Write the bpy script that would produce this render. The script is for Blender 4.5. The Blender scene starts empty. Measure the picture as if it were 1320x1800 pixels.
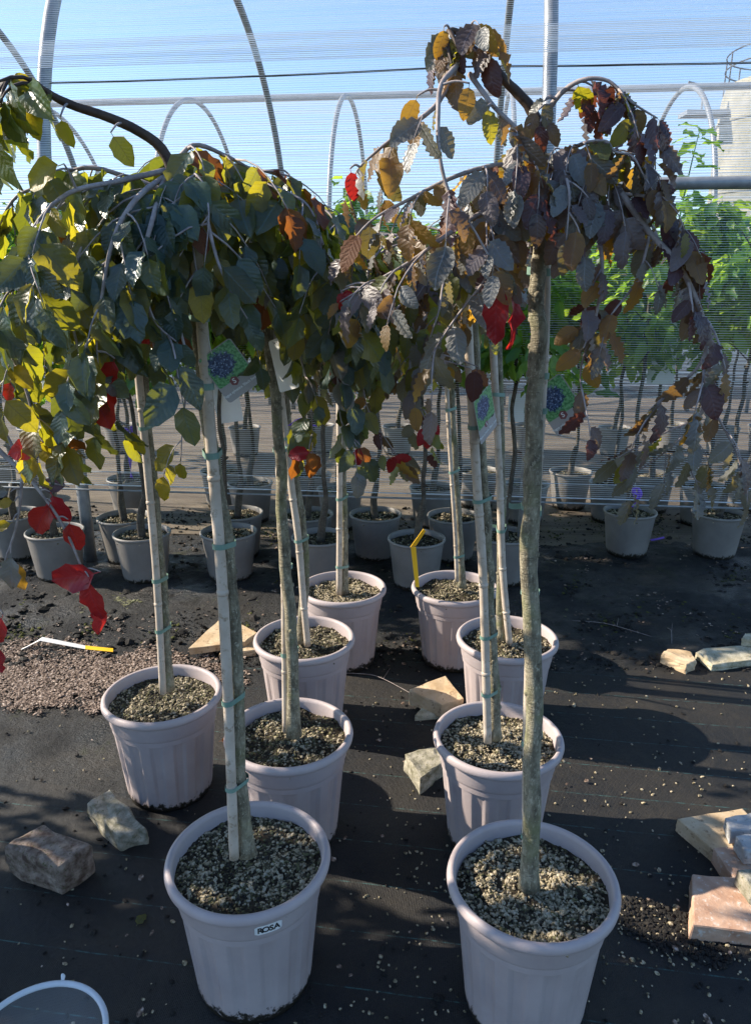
import bpy, bmesh, math, random
from mathutils import Vector, Matrix, noise
import numpy as np

SC = bpy.context.scene
COL = SC.collection
R = math.radians
# ------------------------------------------------------------------ camera, sky, sun, exposure
CAM_H, PITCH, F = 1.62, R(17.0), 1300.0            # eye height, tilt, focal length in photo pixels (1320 x 1800)
cam_d = bpy.data.cameras.new('camera')
cam_d.sensor_fit = 'VERTICAL'; cam_d.sensor_height = 24.0; cam_d.lens = 24.0 * F / 1800.0
cam_d.clip_start = 0.05; cam_d.clip_end = 3000.0
cam = bpy.data.objects.new('camera', cam_d); COL.objects.link(cam)
cam.location = (0, 0, CAM_H); cam.rotation_euler = (R(90) - PITCH, 0, 0)
SC.camera = cam

SUN = Vector((-0.58, 0.12, 0.37)).normalized()     # towards the sun
EL = math.asin(SUN.z); AZ = math.atan2(SUN.x, SUN.y)
w = bpy.data.worlds.new('World'); SC.world = w; w.use_nodes = True
nt = w.node_tree; bg = nt.nodes['Background']
sky = nt.nodes.new('ShaderNodeTexSky'); sky.sky_type = 'NISHITA'; sky.sun_disc = False
sky.sun_elevation = EL; sky.sun_rotation = AZ
sky.air_density = 1.0; sky.dust_density = 0.3; sky.ozone_density = 4.5
nt.links.new(sky.outputs[0], bg.inputs[0]); bg.inputs[1].default_value = 0.125
sun_d = bpy.data.lights.new('sun', 'SUN'); sun_d.energy = 4.8; sun_d.angle = R(0.6); sun_d.color = (1.0, 0.89, 0.74)
sun = bpy.data.objects.new('sun', sun_d); COL.objects.link(sun)
sun.rotation_euler = (-SUN).to_track_quat('-Z', 'Y').to_euler(); sun.location = (-4, 1, 6)
SC.view_settings.view_transform = 'Standard'; SC.view_settings.look = 'None'
SC.view_settings.exposure = 1.08; SC.view_settings.gamma = 1.0; SC.view_settings.use_curve_mapping = False
SC.cycles.max_bounces = 8; SC.cycles.transparent_max_bounces = 12
SC.cycles.use_denoising = True

# ------------------------------------------------------------------ pixel -> place
CP, SP = math.cos(PITCH), math.sin(PITCH)
def ray(px, py):
    a, b = (px - 660) / F, (py - 900) / F
    return Vector((a, CP - SP * b, -SP - CP * b))
def P(px, py, Y):                                   # point on a pixel's ray at forward distance Y
    d = ray(px, py); return Vector((0, 0, CAM_H)) + d * (Y / d.y)
def G(px, py, z=0.0):                               # point on a pixel's ray at height z (things that stand on the ground)
    d = ray(px, py); return Vector((0, 0, CAM_H)) + d * ((z - CAM_H) / d.z)
def PX(v):                                          # metres per pixel at a point
    return (v.y * CP - (v.z - CAM_H) * SP) / F
YAW = R(6.0)
NA, NB = Vector((math.cos(YAW), -math.sin(YAW), 0)), Vector((math.sin(YAW), math.cos(YAW), 0))
def N(x, d, z): return NA * x + NB * d + Vector((0, 0, z))

# ------------------------------------------------------------------ materials
MATS = {}
def new_mat(name):
    m = bpy.data.materials.new(name); m.use_nodes = True
    n = m.node_tree; b = n.nodes['Principled BSDF']; MATS[name] = m
    return m, n, b
def node(n, t, **kw):
    o = n.nodes.new(t)
    for k, v in kw.items():
        if hasattr(o, k): setattr(o, k, v)
        else: o.inputs[k.replace('_', ' ')].default_value = v
    return o
def ramp(n, src, stops):
    r = n.nodes.new('ShaderNodeValToRGB'); el = r.color_ramp.elements
    while len(el) < len(stops): el.new(0.5)
    for e, (p, c) in zip(el, stops): e.position = p; e.color = (*c, 1) if len(c) == 3 else c
    n.links.new(src, r.inputs[0]); return r.outputs[0]
def mixc(n, fac, a, b, blend='MIX'):
    m = n.nodes.new('ShaderNodeMix'); m.data_type = 'RGBA'; m.blend_type = blend
    for s, v in ((m.inputs[0], fac), (m.inputs[6], a), (m.inputs[7], b)):
        if hasattr(v, 'is_linked') or hasattr(v, 'links'): n.links.new(v, s)
        elif isinstance(v, (int, float)): s.default_value = v
        else: s.default_value = (*v, 1)
    return m.outputs[2]
def math_n(n, op, a, b=None, clamp=False):
    m = n.nodes.new('ShaderNodeMath'); m.operation = op; m.use_clamp = clamp
    for s, v in ((m.inputs[0], a), (m.inputs[1], b)):
        if v is None: continue
        if isinstance(v, (int, float)): s.default_value = v
        else: n.links.new(v, s)
    return m.outputs[0]
def bump(n, b, h, dist=0.004, strength=0.6):
    bp = n.nodes.new('ShaderNodeBump'); bp.inputs['Strength'].default_value = strength; bp.inputs['Distance'].default_value = dist
    n.links.new(h, bp.inputs['Height']); n.links.new(bp.outputs[0], b.inputs['Normal'])
def coords(n, kind='Object'):
    t = n.nodes.new('ShaderNodeTexCoord'); return t.outputs[kind]
def noise_n(n, co, scale, detail=4.0, rough=0.6):
    t = n.nodes.new('ShaderNodeTexNoise'); t.inputs['Scale'].default_value = scale; t.inputs['Detail'].default_value = detail
    t.inputs['Roughness'].default_value = rough; n.links.new(co, t.inputs['Vector']); return t.outputs['Fac']
def rough_mat(name, c1, c2, scale=8.0, rough=0.8, bd=0.003, c3=None, bscale=None, lo=0.35, hi=0.65, spec=0.3, metal=0.0):
    m, n, b = new_mat(name); co = coords(n)
    f = noise_n(n, co, scale); col = ramp(n, f, [(lo, c1), (hi, c2)])
    if c3:
        f3 = noise_n(n, co, scale * 3.7, 5, .7); k = ramp(n, f3, [(.56, (0, 0, 0)), (.66, (1, 1, 1))]); col = mixc(n, k, col, c3)
    n.links.new(col, b.inputs['Base Color']); b.inputs['Roughness'].default_value = rough
    b.inputs['Specular IOR Level'].default_value = spec; b.inputs['Metallic'].default_value = metal
    if bd: bump(n, b, noise_n(n, co, bscale or scale * 6, 6, .7), bd)
    return m
def bark_mat(name):
    m, n, b = new_mat(name); co = coords(n)
    mp = n.nodes.new('ShaderNodeMapping'); mp.inputs['Scale'].default_value = (1, 1, .45); n.links.new(co, mp.inputs[0])
    ml = n.nodes.new('ShaderNodeMapping'); ml.inputs['Scale'].default_value = (.5, .5, 3.0); n.links.new(co, ml.inputs[0])
    f = noise_n(n, mp.outputs[0], 48, 6, .7); col = ramp(n, f, [(.32, (.075, .062, .040)), (.48, (.19, .165, .11)), (.62, (.31, .275, .19))])
    k = ramp(n, noise_n(n, mp.outputs[0], 170, 4, .7), [(.56, (0, 0, 0)), (.64, (.85, .85, .85))]); col = mixc(n, k, col, (.44, .40, .29))
    k = ramp(n, noise_n(n, ml.outputs[0], 75, 3, .6), [(.63, (0, 0, 0)), (.70, (.8, .8, .8))]); col = mixc(n, k, col, (.055, .045, .032))
    k = ramp(n, noise_n(n, co, 11, 4, .6), [(.52, (0, 0, 0)), (.66, (.6, .6, .6))]); col = mixc(n, k, col, (.17, .18, .07))
    n.links.new(col, b.inputs['Base Color']); b.inputs['Roughness'].default_value = .85
    bump(n, b, math_n(n, 'ADD', noise_n(n, mp.outputs[0], 110, 6, .75), noise_n(n, ml.outputs[0], 75, 3)), .005, .8); return m
def speck_mat(name, stops, scale=110):
    m, n, b = new_mat(name); co = coords(n)
    n.links.new(ramp(n, noise_n(n, co, scale, 2, .5), stops), b.inputs['Base Color']); b.inputs['Roughness'].default_value = .8
    bump(n, b, noise_n(n, co, 400, 4), .0008); return m
def leaf_mat(name, top, trans, tfac=0.42, rough=0.42, vein=1.55, spec=0.5):
    m, n, b = new_mat(name)
    uv = coords(n, 'UV'); sp = n.nodes.new('ShaderNodeSeparateXYZ'); n.links.new(uv, sp.inputs[0])
    au = math_n(n, 'ABSOLUTE', math_n(n, 'SUBTRACT', sp.outputs[0], 0.5))
    mid = math_n(n, 'LESS_THAN', au, 0.022)
    fr = math_n(n, 'FRACT', math_n(n, 'MULTIPLY', math_n(n, 'SUBTRACT', sp.outputs[1], math_n(n, 'MULTIPLY', au, 0.55)), 8.0))
    sv = math_n(n, 'LESS_THAN', math_n(n, 'ABSOLUTE', math_n(n, 'SUBTRACT', fr, 0.5)), 0.065)
    v = math_n(n, 'MAXIMUM', mid, math_n(n, 'MULTIPLY', sv, 0.5))
    oi = n.nodes.new('ShaderNodeObjectInfo')
    co = coords(n); ns = noise_n(n, co, 30, 3)
    hs = n.nodes.new('ShaderNodeHueSaturation'); hs.inputs['Color'].default_value = (*top, 1)
    n.links.new(math_n(n, 'ADD', 0.55, math_n(n, 'MULTIPLY', oi.outputs['Random'], 0.9)), hs.inputs['Value'])
    n.links.new(math_n(n, 'ADD', 0.48, math_n(n, 'MULTIPLY', oi.outputs['Random'], 0.04)), hs.inputs['Hue'])
    c = mixc(n, v, hs.outputs[0], tuple(min(1, x * vein + 0.02) for x in top))
    c = mixc(n, math_n(n, 'MULTIPLY', ns, 0.45), c, tuple(x * 0.45 for x in top))
    n.links.new(c, b.inputs['Base Color']); b.inputs['Roughness'].default_value = rough
    b.inputs['Specular IOR Level'].default_value = spec
    pl = math_n(n, 'ABSOLUTE', math_n(n, 'SUBTRACT', fr, 0.5))
    bump(n, b, math_n(n, 'ADD', pl, math_n(n, 'MULTIPLY', ns, 0.6)), 0.0012, 0.6)
    tr = n.nodes.new('ShaderNodeBsdfTranslucent'); tc = mixc(n, v, trans, tuple(x * 0.6 for x in trans))
    tc = mixc(n, math_n(n, 'MULTIPLY', ns, 0.55), tc, tuple(x * 0.5 for x in trans))
    n.links.new(tc, tr.inputs['Color'])
    mx = n.nodes.new('ShaderNodeMixShader'); mx.inputs[0].default_value = tfac
    n.links.new(b.outputs[0], mx.inputs[1]); n.links.new(tr.outputs[0], mx.inputs[2])
    n.links.new(mx.outputs[0], n.nodes['Material Output'].inputs['Surface'])
    return m
leaf_mat('leaf_green', (.046, .086, .070), (.74, .70, .03), .34, .30)
leaf_mat('leaf_deep', (.032, .064, .058), (.38, .42, .03), .27, .30)
leaf_mat('leaf_olive', (.075, .085, .035), (.80, .68, .03), .45)
leaf_mat('leaf_yellow', (.24, .19, .025), (.80, .62, .03), .5)
leaf_mat('leaf_copper', (.120, .102, .108), (.50, .27, .05), .34, .42)
leaf_mat('leaf_slate', (.145, .150, .148), (.46, .35, .06), .30, .40)
leaf_mat('leaf_bronze', (.15, .095, .05), (.85, .46, .04), .5, .45)
leaf_mat('leaf_purple', (.060, .036, .044), (.36, .10, .04), .28, .40)
leaf_mat('leaf_red', (.26, .016, .024), (.85, .045, .03), .45, .32, 1.7)
leaf_mat('leaf_brown', (.16, .060, .022), (.55, .18, .02), .4, .6)
leaf_mat('leaf_fresh', (.105, .22, .045), (.60, .90, .07), .48, .42)
leaf_mat('leaf_fresh_deep', (.045, .12, .036), (.36, .66, .05), .42, .42)

bark_mat('bark')
rough_mat('bark_dark', (.045, .038, .030), (.11, .092, .07), 25, .85, .004, (.16, .15, .12), 90)
rough_mat('bark_leader', (.035, .022, .016), (.085, .055, .038), 30, .6, .002, None, 120)
rough_mat('twig', (.20, .165, .155), (.36, .31, .29), 40, .6, .001)
rough_mat('bamboo', (.42, .345, .27), (.56, .48, .395), 14, .55, .001, (.30, .235, .165), 60)
rough_mat('tie_green', (.14, .235, .19), (.21, .32, .265), 20, .45, 0)
rough_mat('tie_dark', (.02, .015, .02), (.05, .04, .045), 20, .6, 0)
rough_mat('soil', (.012, .009, .006), (.05, .038, .024), 30, .95, .012, (.10, .095, .03), 70)
speck_mat('pebble', [(.30, (.045, .040, .022)), (.42, (.16, .135, .075)), (.52, (.33, .27, .17)), (.62, (.46, .40, .30)), (.75, (.24, .22, .09))])
speck_mat('pebble_dark', [(.30, (.014, .011, .008)), (.48, (.045, .036, .022)), (.62, (.12, .115, .04)), (.75, (.16, .13, .09))])
rough_mat('mud', (.008, .008, .008), (.028, .024, .020), 18, .8, .01)
speck_mat('chip', [(.30, (.030, .019, .013)), (.45, (.12, .078, .055)), (.58, (.26, .19, .145)), (.70, (.50, .42, .36))])
rough_mat('moss', (.035, .045, .010), (.10, .10, .025), 30, .95, .01)
speck_mat('moss_pale', [(.3, (.05, .05, .02)), (.5, (.13, .13, .06)), (.7, (.24, .24, .13))], 60)
rough_mat('galvanised', (.20, .215, .23), (.31, .325, .335), 12, .45, .001, (.27, .28, .29), 50, metal=.35)
rough_mat('pipe_dark', (.10, .095, .09), (.20, .19, .18), 12, .5, .001, metal=.3)
rough_mat('stone_tan', (.42, .29, .16), (.62, .49, .33), 9, .85, .004, (.25, .16, .09), 60)
rough_mat('stone_grey', (.16, .15, .10), (.40, .37, .30), 32, .9, .006, (.12, .12, .05), 70)
rough_mat('stone_lichen', (.36, .31, .20), (.62, .56, .42), 22, .9, .006, (.20, .19, .09), 80)
rough_mat('brick_mossy', (.10, .062, .045), (.36, .28, .22), 34, .9, .008, (.085, .09, .03), 120)
rough_mat('paver_pink', (.40, .23, .15), (.58, .40, .29), 12, .9, .004, (.62, .55, .48), 90)
rough_mat('paver_grey', (.30, .30, .30), (.48, .48, .47), 12, .85, .004, (.2, .2, .19), 70)
rough_mat('silo_wall', (.25, .235, .165), (.40, .37, .29), .8, .9, .01, (.19, .18, .11), 6)
rough_mat('card_white', (.72, .72, .70), (.80, .80, .78), 5, .5, 0)
rough_mat('card_grey', (.34, .31, .30), (.40, .37, .35), 6, .35, 0)
rough_mat('ink', (.01, .01, .01), (.015, .015, .015), 5, .5, 0)
rough_mat('ink_red', (.20, .06, .06), (.24, .08, .08), 5, .5, 0)
rough_mat('string', (.6, .6, .6), (.7, .7, .7), 5, .6, 0)
rough_mat('ribbon', (.16, .06, .55), (.24, .11, .70), 12, .4, 0)
rough_mat('marker_yellow', (.80, .46, .02), (.85, .52, .03), 6, .4, 0)
rough_mat('dry_leaf', (.25, .10, .04), (.38, .19, .09), 40, .8, .001)
rough_mat('dark_metal', (.03, .03, .035), (.06, .06, .06), 6, .5, 0)

def picture_mat():                                   # printed foliage photo on the plant tags
    m, n, b = new_mat('tag_picture'); uv = coords(n, 'UV')
    vo = n.nodes.new('ShaderNodeTexVoronoi'); vo.inputs['Scale'].default_value = 26; n.links.new(uv, vo.inputs['Vector'])
    blue = ramp(n, vo.outputs['Color'], [(.2, (.010, .022, .07)), (.6, (.04, .08, .19)), (.95, (.35, .45, .62))])
    gr = ramp(n, noise_n(n, uv, 14, 5), [(.4, (.05, .20, .06)), (.65, (.22, .50, .22))])
    sp = n.nodes.new('ShaderNodeSeparateXYZ'); n.links.new(uv, sp.inputs[0])
    dx = math_n(n, 'SUBTRACT', sp.outputs[0], .42); dy = math_n(n, 'SUBTRACT', sp.outputs[1], .55)
    r2 = math_n(n, 'ADD', math_n(n, 'MULTIPLY', dx, dx), math_n(n, 'MULTIPLY', dy, dy))
    k = math_n(n, 'ADD', r2, math_n(n, 'MULTIPLY', math_n(n, 'SUBTRACT', noise_n(n, uv, 9, 4), .5), .35))
    f = ramp(n, k, [(.11, (0, 0, 0)), (.15, (1, 1, 1))])
    n.links.new(mixc(n, f, blue, gr), b.inputs['Base Color']); b.inputs['Roughness'].default_value = .3
picture_mat()
def pot_mat(name, c, c2, dirt, wear=0.0):
    m, n, b = new_mat(name); co = coords(n)
    sp = n.nodes.new('ShaderNodeSeparateXYZ'); n.links.new(co, sp.inputs[0])
    col = ramp(n, noise_n(n, co, 7, 5), [(.35, c), (.65, c2)])
    fine = noise_n(n, co, 70, 5, .75)
    z = math_n(n, 'MULTIPLY', sp.outputs[2], 1 / dirt)
    k = math_n(n, 'SUBTRACT', math_n(n, 'ADD', fine, math_n(n, 'MULTIPLY', noise_n(n, co, 9, 3), .55)), z)
    kk = ramp(n, k, [(.46, (0, 0, 0)), (.56, (1, 1, 1))])
    col = mixc(n, kk, col, (.020, .017, .012))
    sk = ramp(n, noise_n(n, co, 45, 6, .8), [(.66, (0, 0, 0)), (.80, (.5, .5, .5))])
    col = mixc(n, sk, col, tuple(x * .55 for x in c))
    n.links.new(col, b.inputs['Base Color']); b.inputs['Roughness'].default_value = .5; b.inputs['Specular IOR Level'].default_value = .35
    bump(n, b, fine, .0012, .5)
pot_mat('pot_lilac', (.375, .315, .308), (.435, .372, .362), .10)
pot_mat('pot_grey', (.185, .172, .158), (.235, .22, .202), .10)

def ground_mats():
    m, n, b = new_mat('ground_mud'); co = coords(n)
    f = noise_n(n, co, 1.6, 8, .65); col = ramp(n, f, [(.35, (.006, .007, .009)), (.52, (.014, .014, .014)), (.68, (.036, .031, .025))])
    mo = ramp(n, noise_n(n, co, 3.1, 6, .75), [(.60, (0, 0, 0)), (.70, (.8, .8, .8))]); col = mixc(n, mo, col, (.042, .048, .014))
    n.links.new(col, b.inputs['Base Color'])
    n.links.new(ramp(n, noise_n(n, co, 2.2, 6), [(.40, (.32,) * 3), (.58, (.85,) * 3)]), b.inputs['Roughness'])
    b.inputs['Specular IOR Level'].default_value = .4
    bump(n, b, noise_n(n, co, 22, 10, .75), .03, .9)
    m, n, b = new_mat('weed_mat'); co = coords(n)
    mp = n.nodes.new('ShaderNodeMapping'); mp.inputs['Rotation'].default_value = (0, 0, R(8.5)); n.links.new(co, mp.inputs[0])
    sp = n.nodes.new('ShaderNodeSeparateXYZ'); n.links.new(mp.outputs[0], sp.inputs[0])
    wob = math_n(n, 'MULTIPLY', math_n(n, 'SUBTRACT', noise_n(n, co, 3, 2), .5), .012)
    d = math_n(n, 'ADD', sp.outputs[1], wob)
    fr = math_n(n, 'ABSOLUTE', math_n(n, 'SUBTRACT', math_n(n, 'FRACT', math_n(n, 'DIVIDE', math_n(n, 'ADD', d, 0.042), 0.163)), .5))
    line = math_n(n, 'LESS_THAN', fr, .0105)
    dash = ramp(n, noise_n(n, co, 45, 3), [(.44, (.1, .1, .1)), (.62, (1, 1, 1))])
    line = math_n(n, 'MULTIPLY', line, dash)
    f = noise_n(n, co, 2.4, 8, .7); col = ramp(n, f, [(.38, (.0095, .0105, .0125)), (.66, (.030, .026, .021))])
    gr = ramp(n, noise_n(n, co, 160, 4, .8), [(.62, (0, 0, 0)), (.74, (.7, .7, .7))]); col = mixc(n, gr, col, (.062, .054, .040))
    dus = ramp(n, noise_n(n, co, 5.5, 6, .7), [(.58, (0, 0, 0)), (.74, (.6, .6, .6))]); col = mixc(n, dus, col, (.045, .038, .028))
    col = mixc(n, math_n(n, 'MULTIPLY', line, .6), col, (.06, .17, .165))
    n.links.new(col, b.inputs['Base Color']); b.inputs['Roughness'].default_value = .62; b.inputs['Specular IOR Level'].default_value = .35
    wv = n.nodes.new('ShaderNodeTexWave'); wv.inputs['Scale'].default_value = 90; wv.bands_direction = 'Y'; n.links.new(mp.outputs[0], wv.inputs[0])
    wx = n.nodes.new('ShaderNodeTexWave'); wx.inputs['Scale'].default_value = 70; wx.bands_direction = 'X'; n.links.new(mp.outputs[0], wx.inputs[0])
    h = math_n(n, 'ADD', math_n(n, 'MULTIPLY', math_n(n, 'ADD', wv.outputs['Fac'], wx.outputs['Fac']), .07), noise_n(n, co, 30, 8, .75))
    bump(n, b, h, .010, .8)
    m, n, b = new_mat('tunnel_floor'); co = coords(n)
    mp = n.nodes.new('ShaderNodeMapping'); mp.inputs['Scale'].default_value = (.35, 3.2, 1); n.links.new(co, mp.inputs[0])
    col = ramp(n, noise_n(n, mp.outputs[0], 2.0, 8, .65), [(.34, (.055, .043, .032)), (.5, (.125, .098, .070)), (.68, (.21, .170, .120))])
    n.links.new(col, b.inputs['Base Color']); b.inputs['Roughness'].default_value = .8
    bump(n, b, noise_n(n, mp.outputs[0], 6, 8, .7), .03, .8)
ground_mats()
def net_mat():
    m, n, b = new_mat('net_thread'); b.inputs['Base Color'].default_value = (.86, .89, .92, 1); b.inputs['Roughness'].default_value = .5
    tr = n.nodes.new('ShaderNodeBsdfTranslucent'); tr.inputs[0].default_value = (.75, .80, .85, 1)
    mx = n.nodes.new('ShaderNodeMixShader'); mx.inputs[0].default_value = .5
    n.links.new(b.outputs[0], mx.inputs[1]); n.links.new(tr.outputs[0], mx.inputs[2]); n.links.new(mx.outputs[0], n.nodes['Material Output'].inputs[0])
    m, n, b = new_mat('clear_plastic'); b.inputs['Base Color'].default_value = (.92, .96, 1, 1); b.inputs['Roughness'].default_value = .08
    b.inputs['Transmission Weight'].default_value = .45; b.inputs['IOR'].default_value = 1.3
    m, n, b = new_mat('clear_film')
    tp = n.nodes.new('ShaderNodeBsdfTransparent'); mx = n.nodes.new('ShaderNodeMixShader'); mx.inputs[0].default_value = .10
    b.inputs['Roughness'].default_value = .05; b.inputs['Base Color'].default_value = (.8, .85, .9, 1)
    n.links.new(tp.outputs[0], mx.inputs[1]); n.links.new(b.outputs[0], mx.inputs[2]); n.links.new(mx.outputs[0], n.nodes['Material Output'].inputs[0])
net_mat()

# ------------------------------------------------------------------ mesh helpers
def frame_of(t):
    t = t.normalized(); a = Vector((0, 0, 1)) if abs(t.z) < .9 else Vector((1, 0, 0))
    x = t.cross(a).normalized(); return x, x.cross(t).normalized()
def smooth_path(pts, k=4):
    pts = [Vector(p) for p in pts]; out = []
    for i in range(len(pts) - 1):
        p0, p1, p2, p3 = pts[max(i - 1, 0)], pts[i], pts[i + 1], pts[min(i + 2, len(pts) - 1)]
        for j in range(k):
            t = j / k; t2, t3 = t * t, t * t * t
            out.append(.5 * ((2 * p1) + (p2 - p0) * t + (2 * p0 - 5 * p1 + 4 * p2 - p3) * t2 + (3 * p1 - p0 - 3 * p2 + p3) * t3))
    out.append(pts[-1]); return out
class MB:
    def __init__(s): s.v, s.f, s.uv = [], [], []
    def tube(s, pts, rad, n=8, cap=True, jit=0.0, rng=random):
        base = len(s.v); m = len(pts)
        x = None
        for i, p in enumerate(pts):
            t = (pts[min(i + 1, m - 1)] - pts[max(i - 1, 0)])
            if t.length < 1e-9: t = Vector((0, 0, 1))
            t.normalize()
            if x is None: x, _ = frame_of(t)
            x = (x - t * x.dot(t)); x = x.normalized() if x.length > 1e-6 else frame_of(t)[0]
            y = t.cross(x); r = rad[i] if hasattr(rad, '__len__') else rad
            for k in range(n):
                a = 2 * math.pi * k / n; q = r * (1 + rng.uniform(-jit, jit))
                s.v.append(p + x * (math.cos(a) * q) + y * (math.sin(a) * q))
        for i in range(m - 1):
            for k in range(n):
                a, b = base + i * n + k, base + i * n + (k + 1) % n
                s.f.append((a, b, b + n, a + n))
        if cap:
            s.f.append(tuple(base + k for k in reversed(range(n)))); s.f.append(tuple(base + (m - 1) * n + k for k in range(n)))
    def lathe(s, prof, n=48, mod=None, closed=False):
        base = len(s.v); m = len(prof)
        for i, (r, z) in enumerate(prof):
            for k in range(n):
                a = 2 * math.pi * k / n; q = r + (mod(i, r, z, a) if mod else 0)
                s.v.append(Vector((q * math.cos(a), q * math.sin(a), z)))
        for i in range(m if closed else m - 1):
            j = (i + 1) % m
            for k in range(n):
                k2 = (k + 1) % n
                s.f.append((base + i * n + k, base + i * n + k2, base + j * n + k2, base + j * n + k))
        return base
    def disc(s, r, z, n=48, rings=6, h=None):
        base = len(s.v); s.v.append(Vector((0, 0, z + (h(0, 0) if h else 0))))
        for i in range(1, rings + 1):
            for k in range(n):
                a = 2 * math.pi * k / n; x, y = r * i / rings * math.cos(a), r * i / rings * math.sin(a)
                s.v.append(Vector((x, y, z + (h(x, y) if h else 0))))
        for k in range(n): s.f.append((base, base + 1 + k, base + 1 + (k + 1) % n))
        for i in range(rings - 1):
            for k in range(n):
                a, b = base + 1 + i * n + k, base + 1 + i * n + (k + 1) % n
                s.f.append((a, a + n, b + n, b))
    def poly_prism(s, pts, up):                       # closed outline pts extruded by vector up
        base = len(s.v); n = len(pts); s.v += [Vector(p) for p in pts] + [Vector(p) + up for p in pts]
        s.f.append(tuple(base + k for k in reversed(range(n)))); s.f.append(tuple(base + n + k for k in range(n)))
        for k in range(n): s.f.append((base + k, base + (k + 1) % n, base + n + (k + 1) % n, base + n + k))
    def add(s, verts, faces, M):
        b = len(s.v); s.v += [M @ Vector(v) for v in verts]; s.f += [tuple(b + i for i in f) for f in faces]
    def mesh(s, name, smooth=True):
        me = bpy.data.meshes.new(name); me.from_pydata([tuple(v) for v in s.v], [], s.f)
        if s.uv:
            l = me.uv_layers.new(); idx = np.zeros(len(me.loops), dtype=np.int32); me.loops.foreach_get('vertex_index', idx)
            l.data.foreach_set('uv', np.array(s.uv, dtype=np.float32)[idx].ravel())
        if smooth: me.polygons.foreach_set('use_smooth', [True] * len(me.polygons))
        me.update(); return me
def link(name, me, m, parent=None, loc=None, kind=None):
    o = bpy.data.objects.new(name, me); COL.objects.link(o)
    if m and not me.materials: me.materials.append(MATS[m])
    if parent: o.parent = parent
    if loc is not None: o.location = loc
    if kind: o['kind'] = kind
    return o
def wbuild(mb, name, m, parent=None, smooth=True, kind=None):      # verts given in world space
    off = parent.location.copy() if parent else Vector()
    if parent and parent.parent: off += parent.parent.location
    return link(name, mb.mesh(name, smooth), m, parent, -off if parent else None, kind)
def tag(o, label, cat, group=None):
    o['label'] = label; o['category'] = cat
    if group: o['group'] = group
    return o
def thing(name, label, cat, loc, group=None):
    e = bpy.data.objects.new(name, None); COL.objects.link(e); e.location = loc; e.empty_display_size = .05
    return tag(e, label, cat, group)
def text_mesh(body, size, m, parent, M):
    cu = bpy.data.curves.new('lettering', 'FONT'); cu.body = body; cu.size = size; cu.align_x = 'CENTER'; cu.align_y = 'CENTER'; cu.resolution_u = 3
    cu.extrude = .0002; cu.offset = size * .022
    t = bpy.data.objects.new('tmp', cu); COL.objects.link(t)
    dg = bpy.context.evaluated_depsgraph_get(); me = bpy.data.meshes.new_from_object(t.evaluated_get(dg))
    bpy.data.objects.remove(t); me.materials.clear(); me.name = 'lettering'
    o = link('lettering', me, m, parent); o.matrix_local = M; return o

# ------------------------------------------------------------------ leaves
def leaf_shape(seed, crinkle, wide=.62):
    rg = random.Random(seed); b = MB()
    if crinkle: rows, cols = 12, (-1, 0, 1)
    else: rows, cols = 7, (-1, -.55, 0, .55, 1)
    fold = rg.uniform(.05, .55) if not crinkle else rg.uniform(-.35, .6); curl = rg.uniform(-.1, .5) if not crinkle else rg.uniform(.1, .9); side = rg.uniform(-.12, .12)
    tw = rg.uniform(-.5, .5); pet = .14
    for i in range(rows):
        t = i / (rows - 1)
        wd = wide * .5 * (math.sin(math.pi * min(1, t * .93 + .035) ** .86) ** .72) * (1 - .12 * t)
        if i == rows - 1: wd = .012
        if i == 0: wd = .03
        for c in cols:
            x = c * wd + side * t * t; y = pet + t * (1 - .08 * curl)
            z = abs(c) * wd * fold * (1 + .5 * rg.uniform(-1, 1)) - curl * t * t * .6 + tw * c * wd * t * .6
            if crinkle: z += (abs(c)) * (.046 if i % 2 else -.046) * (1 if 0 < i < rows - 1 else 0); x += c * (.009 if i % 2 else -.006) + .03 * math.sin(t * 5 + seed)
            else: z += abs(c) * .055 * math.sin(t * 13 + seed * 1.7 + c * 1.3); x += c * (.016 if i % 2 else -.012) + .02 * math.sin(t * 4 + seed)
            b.v.append(Vector((x, y, z))); b.uv.append((c * .5 * (wd / (wide * .5)) + .5, t))
    nc = len(cols)
    for i in range(rows - 1):
        for j in range(nc - 1):
            a = i * nc + j; b.f.append((a, a + 1, a + nc + 1, a + nc))
    k = len(b.v)                                       # petiole
    for x, y in ((-.011, 0), (.011, 0), (.011, pet + .02), (-.011, pet + .02)):
        b.v.append(Vector((x, y, 0))); b.uv.append((.5, .02))
    b.f.append((k, k + 1, k + 2, k + 3))
    return b
SHAPES = {'flat': [leaf_shape(s, False, .60 + .03 * (s % 4)) for s in range(9)], 'crinkled': [leaf_shape(40 + s, True, .56 + .03 * (s % 4)) for s in range(9)],
          'long': [leaf_shape(80 + s, False, .44) for s in range(4)]}
LEAF_MESH = {}
def leaf_mesh(shape, k, m):
    key = (shape, k, m)
    if key not in LEAF_MESH:
        me = SHAPES[shape][k].mesh('leaf'); me.materials.append(MATS[m]); LEAF_MESH[key] = me
    return LEAF_MESH[key]
def leaf_matrix(pos, axis, nrm, size):
    y = axis.normalized(); z = nrm - y * nrm.dot(y)
    if z.length < 1e-4: z = frame_of(y)[0]
    z.normalize(); x = y.cross(z)
    return Matrix(((x.x * size, y.x * size, z.x * size, pos.x), (x.y * size, y.y * size, z.y * size, pos.y), (x.z * size, y.z * size, z.z * size, pos.z), (0, 0, 0, 1)))
def pick(rg, mix):
    t = rg.random() * sum(w_ for _, w_ in mix)
    for k, w_ in mix:
        t -= w_
        if t <= 0: return k
    return mix[-1][0]
def in_view(p):
    d = p - Vector((0, 0, CAM_H)); z = d.y * CP - d.z * SP
    if z <= .1: return False, z
    x = d.x / z * F + 660; y = 900 + (-(d.y * SP + d.z * CP)) / z * F
    return -60 < x < 1380 and -60 < y < 1860, z

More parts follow.
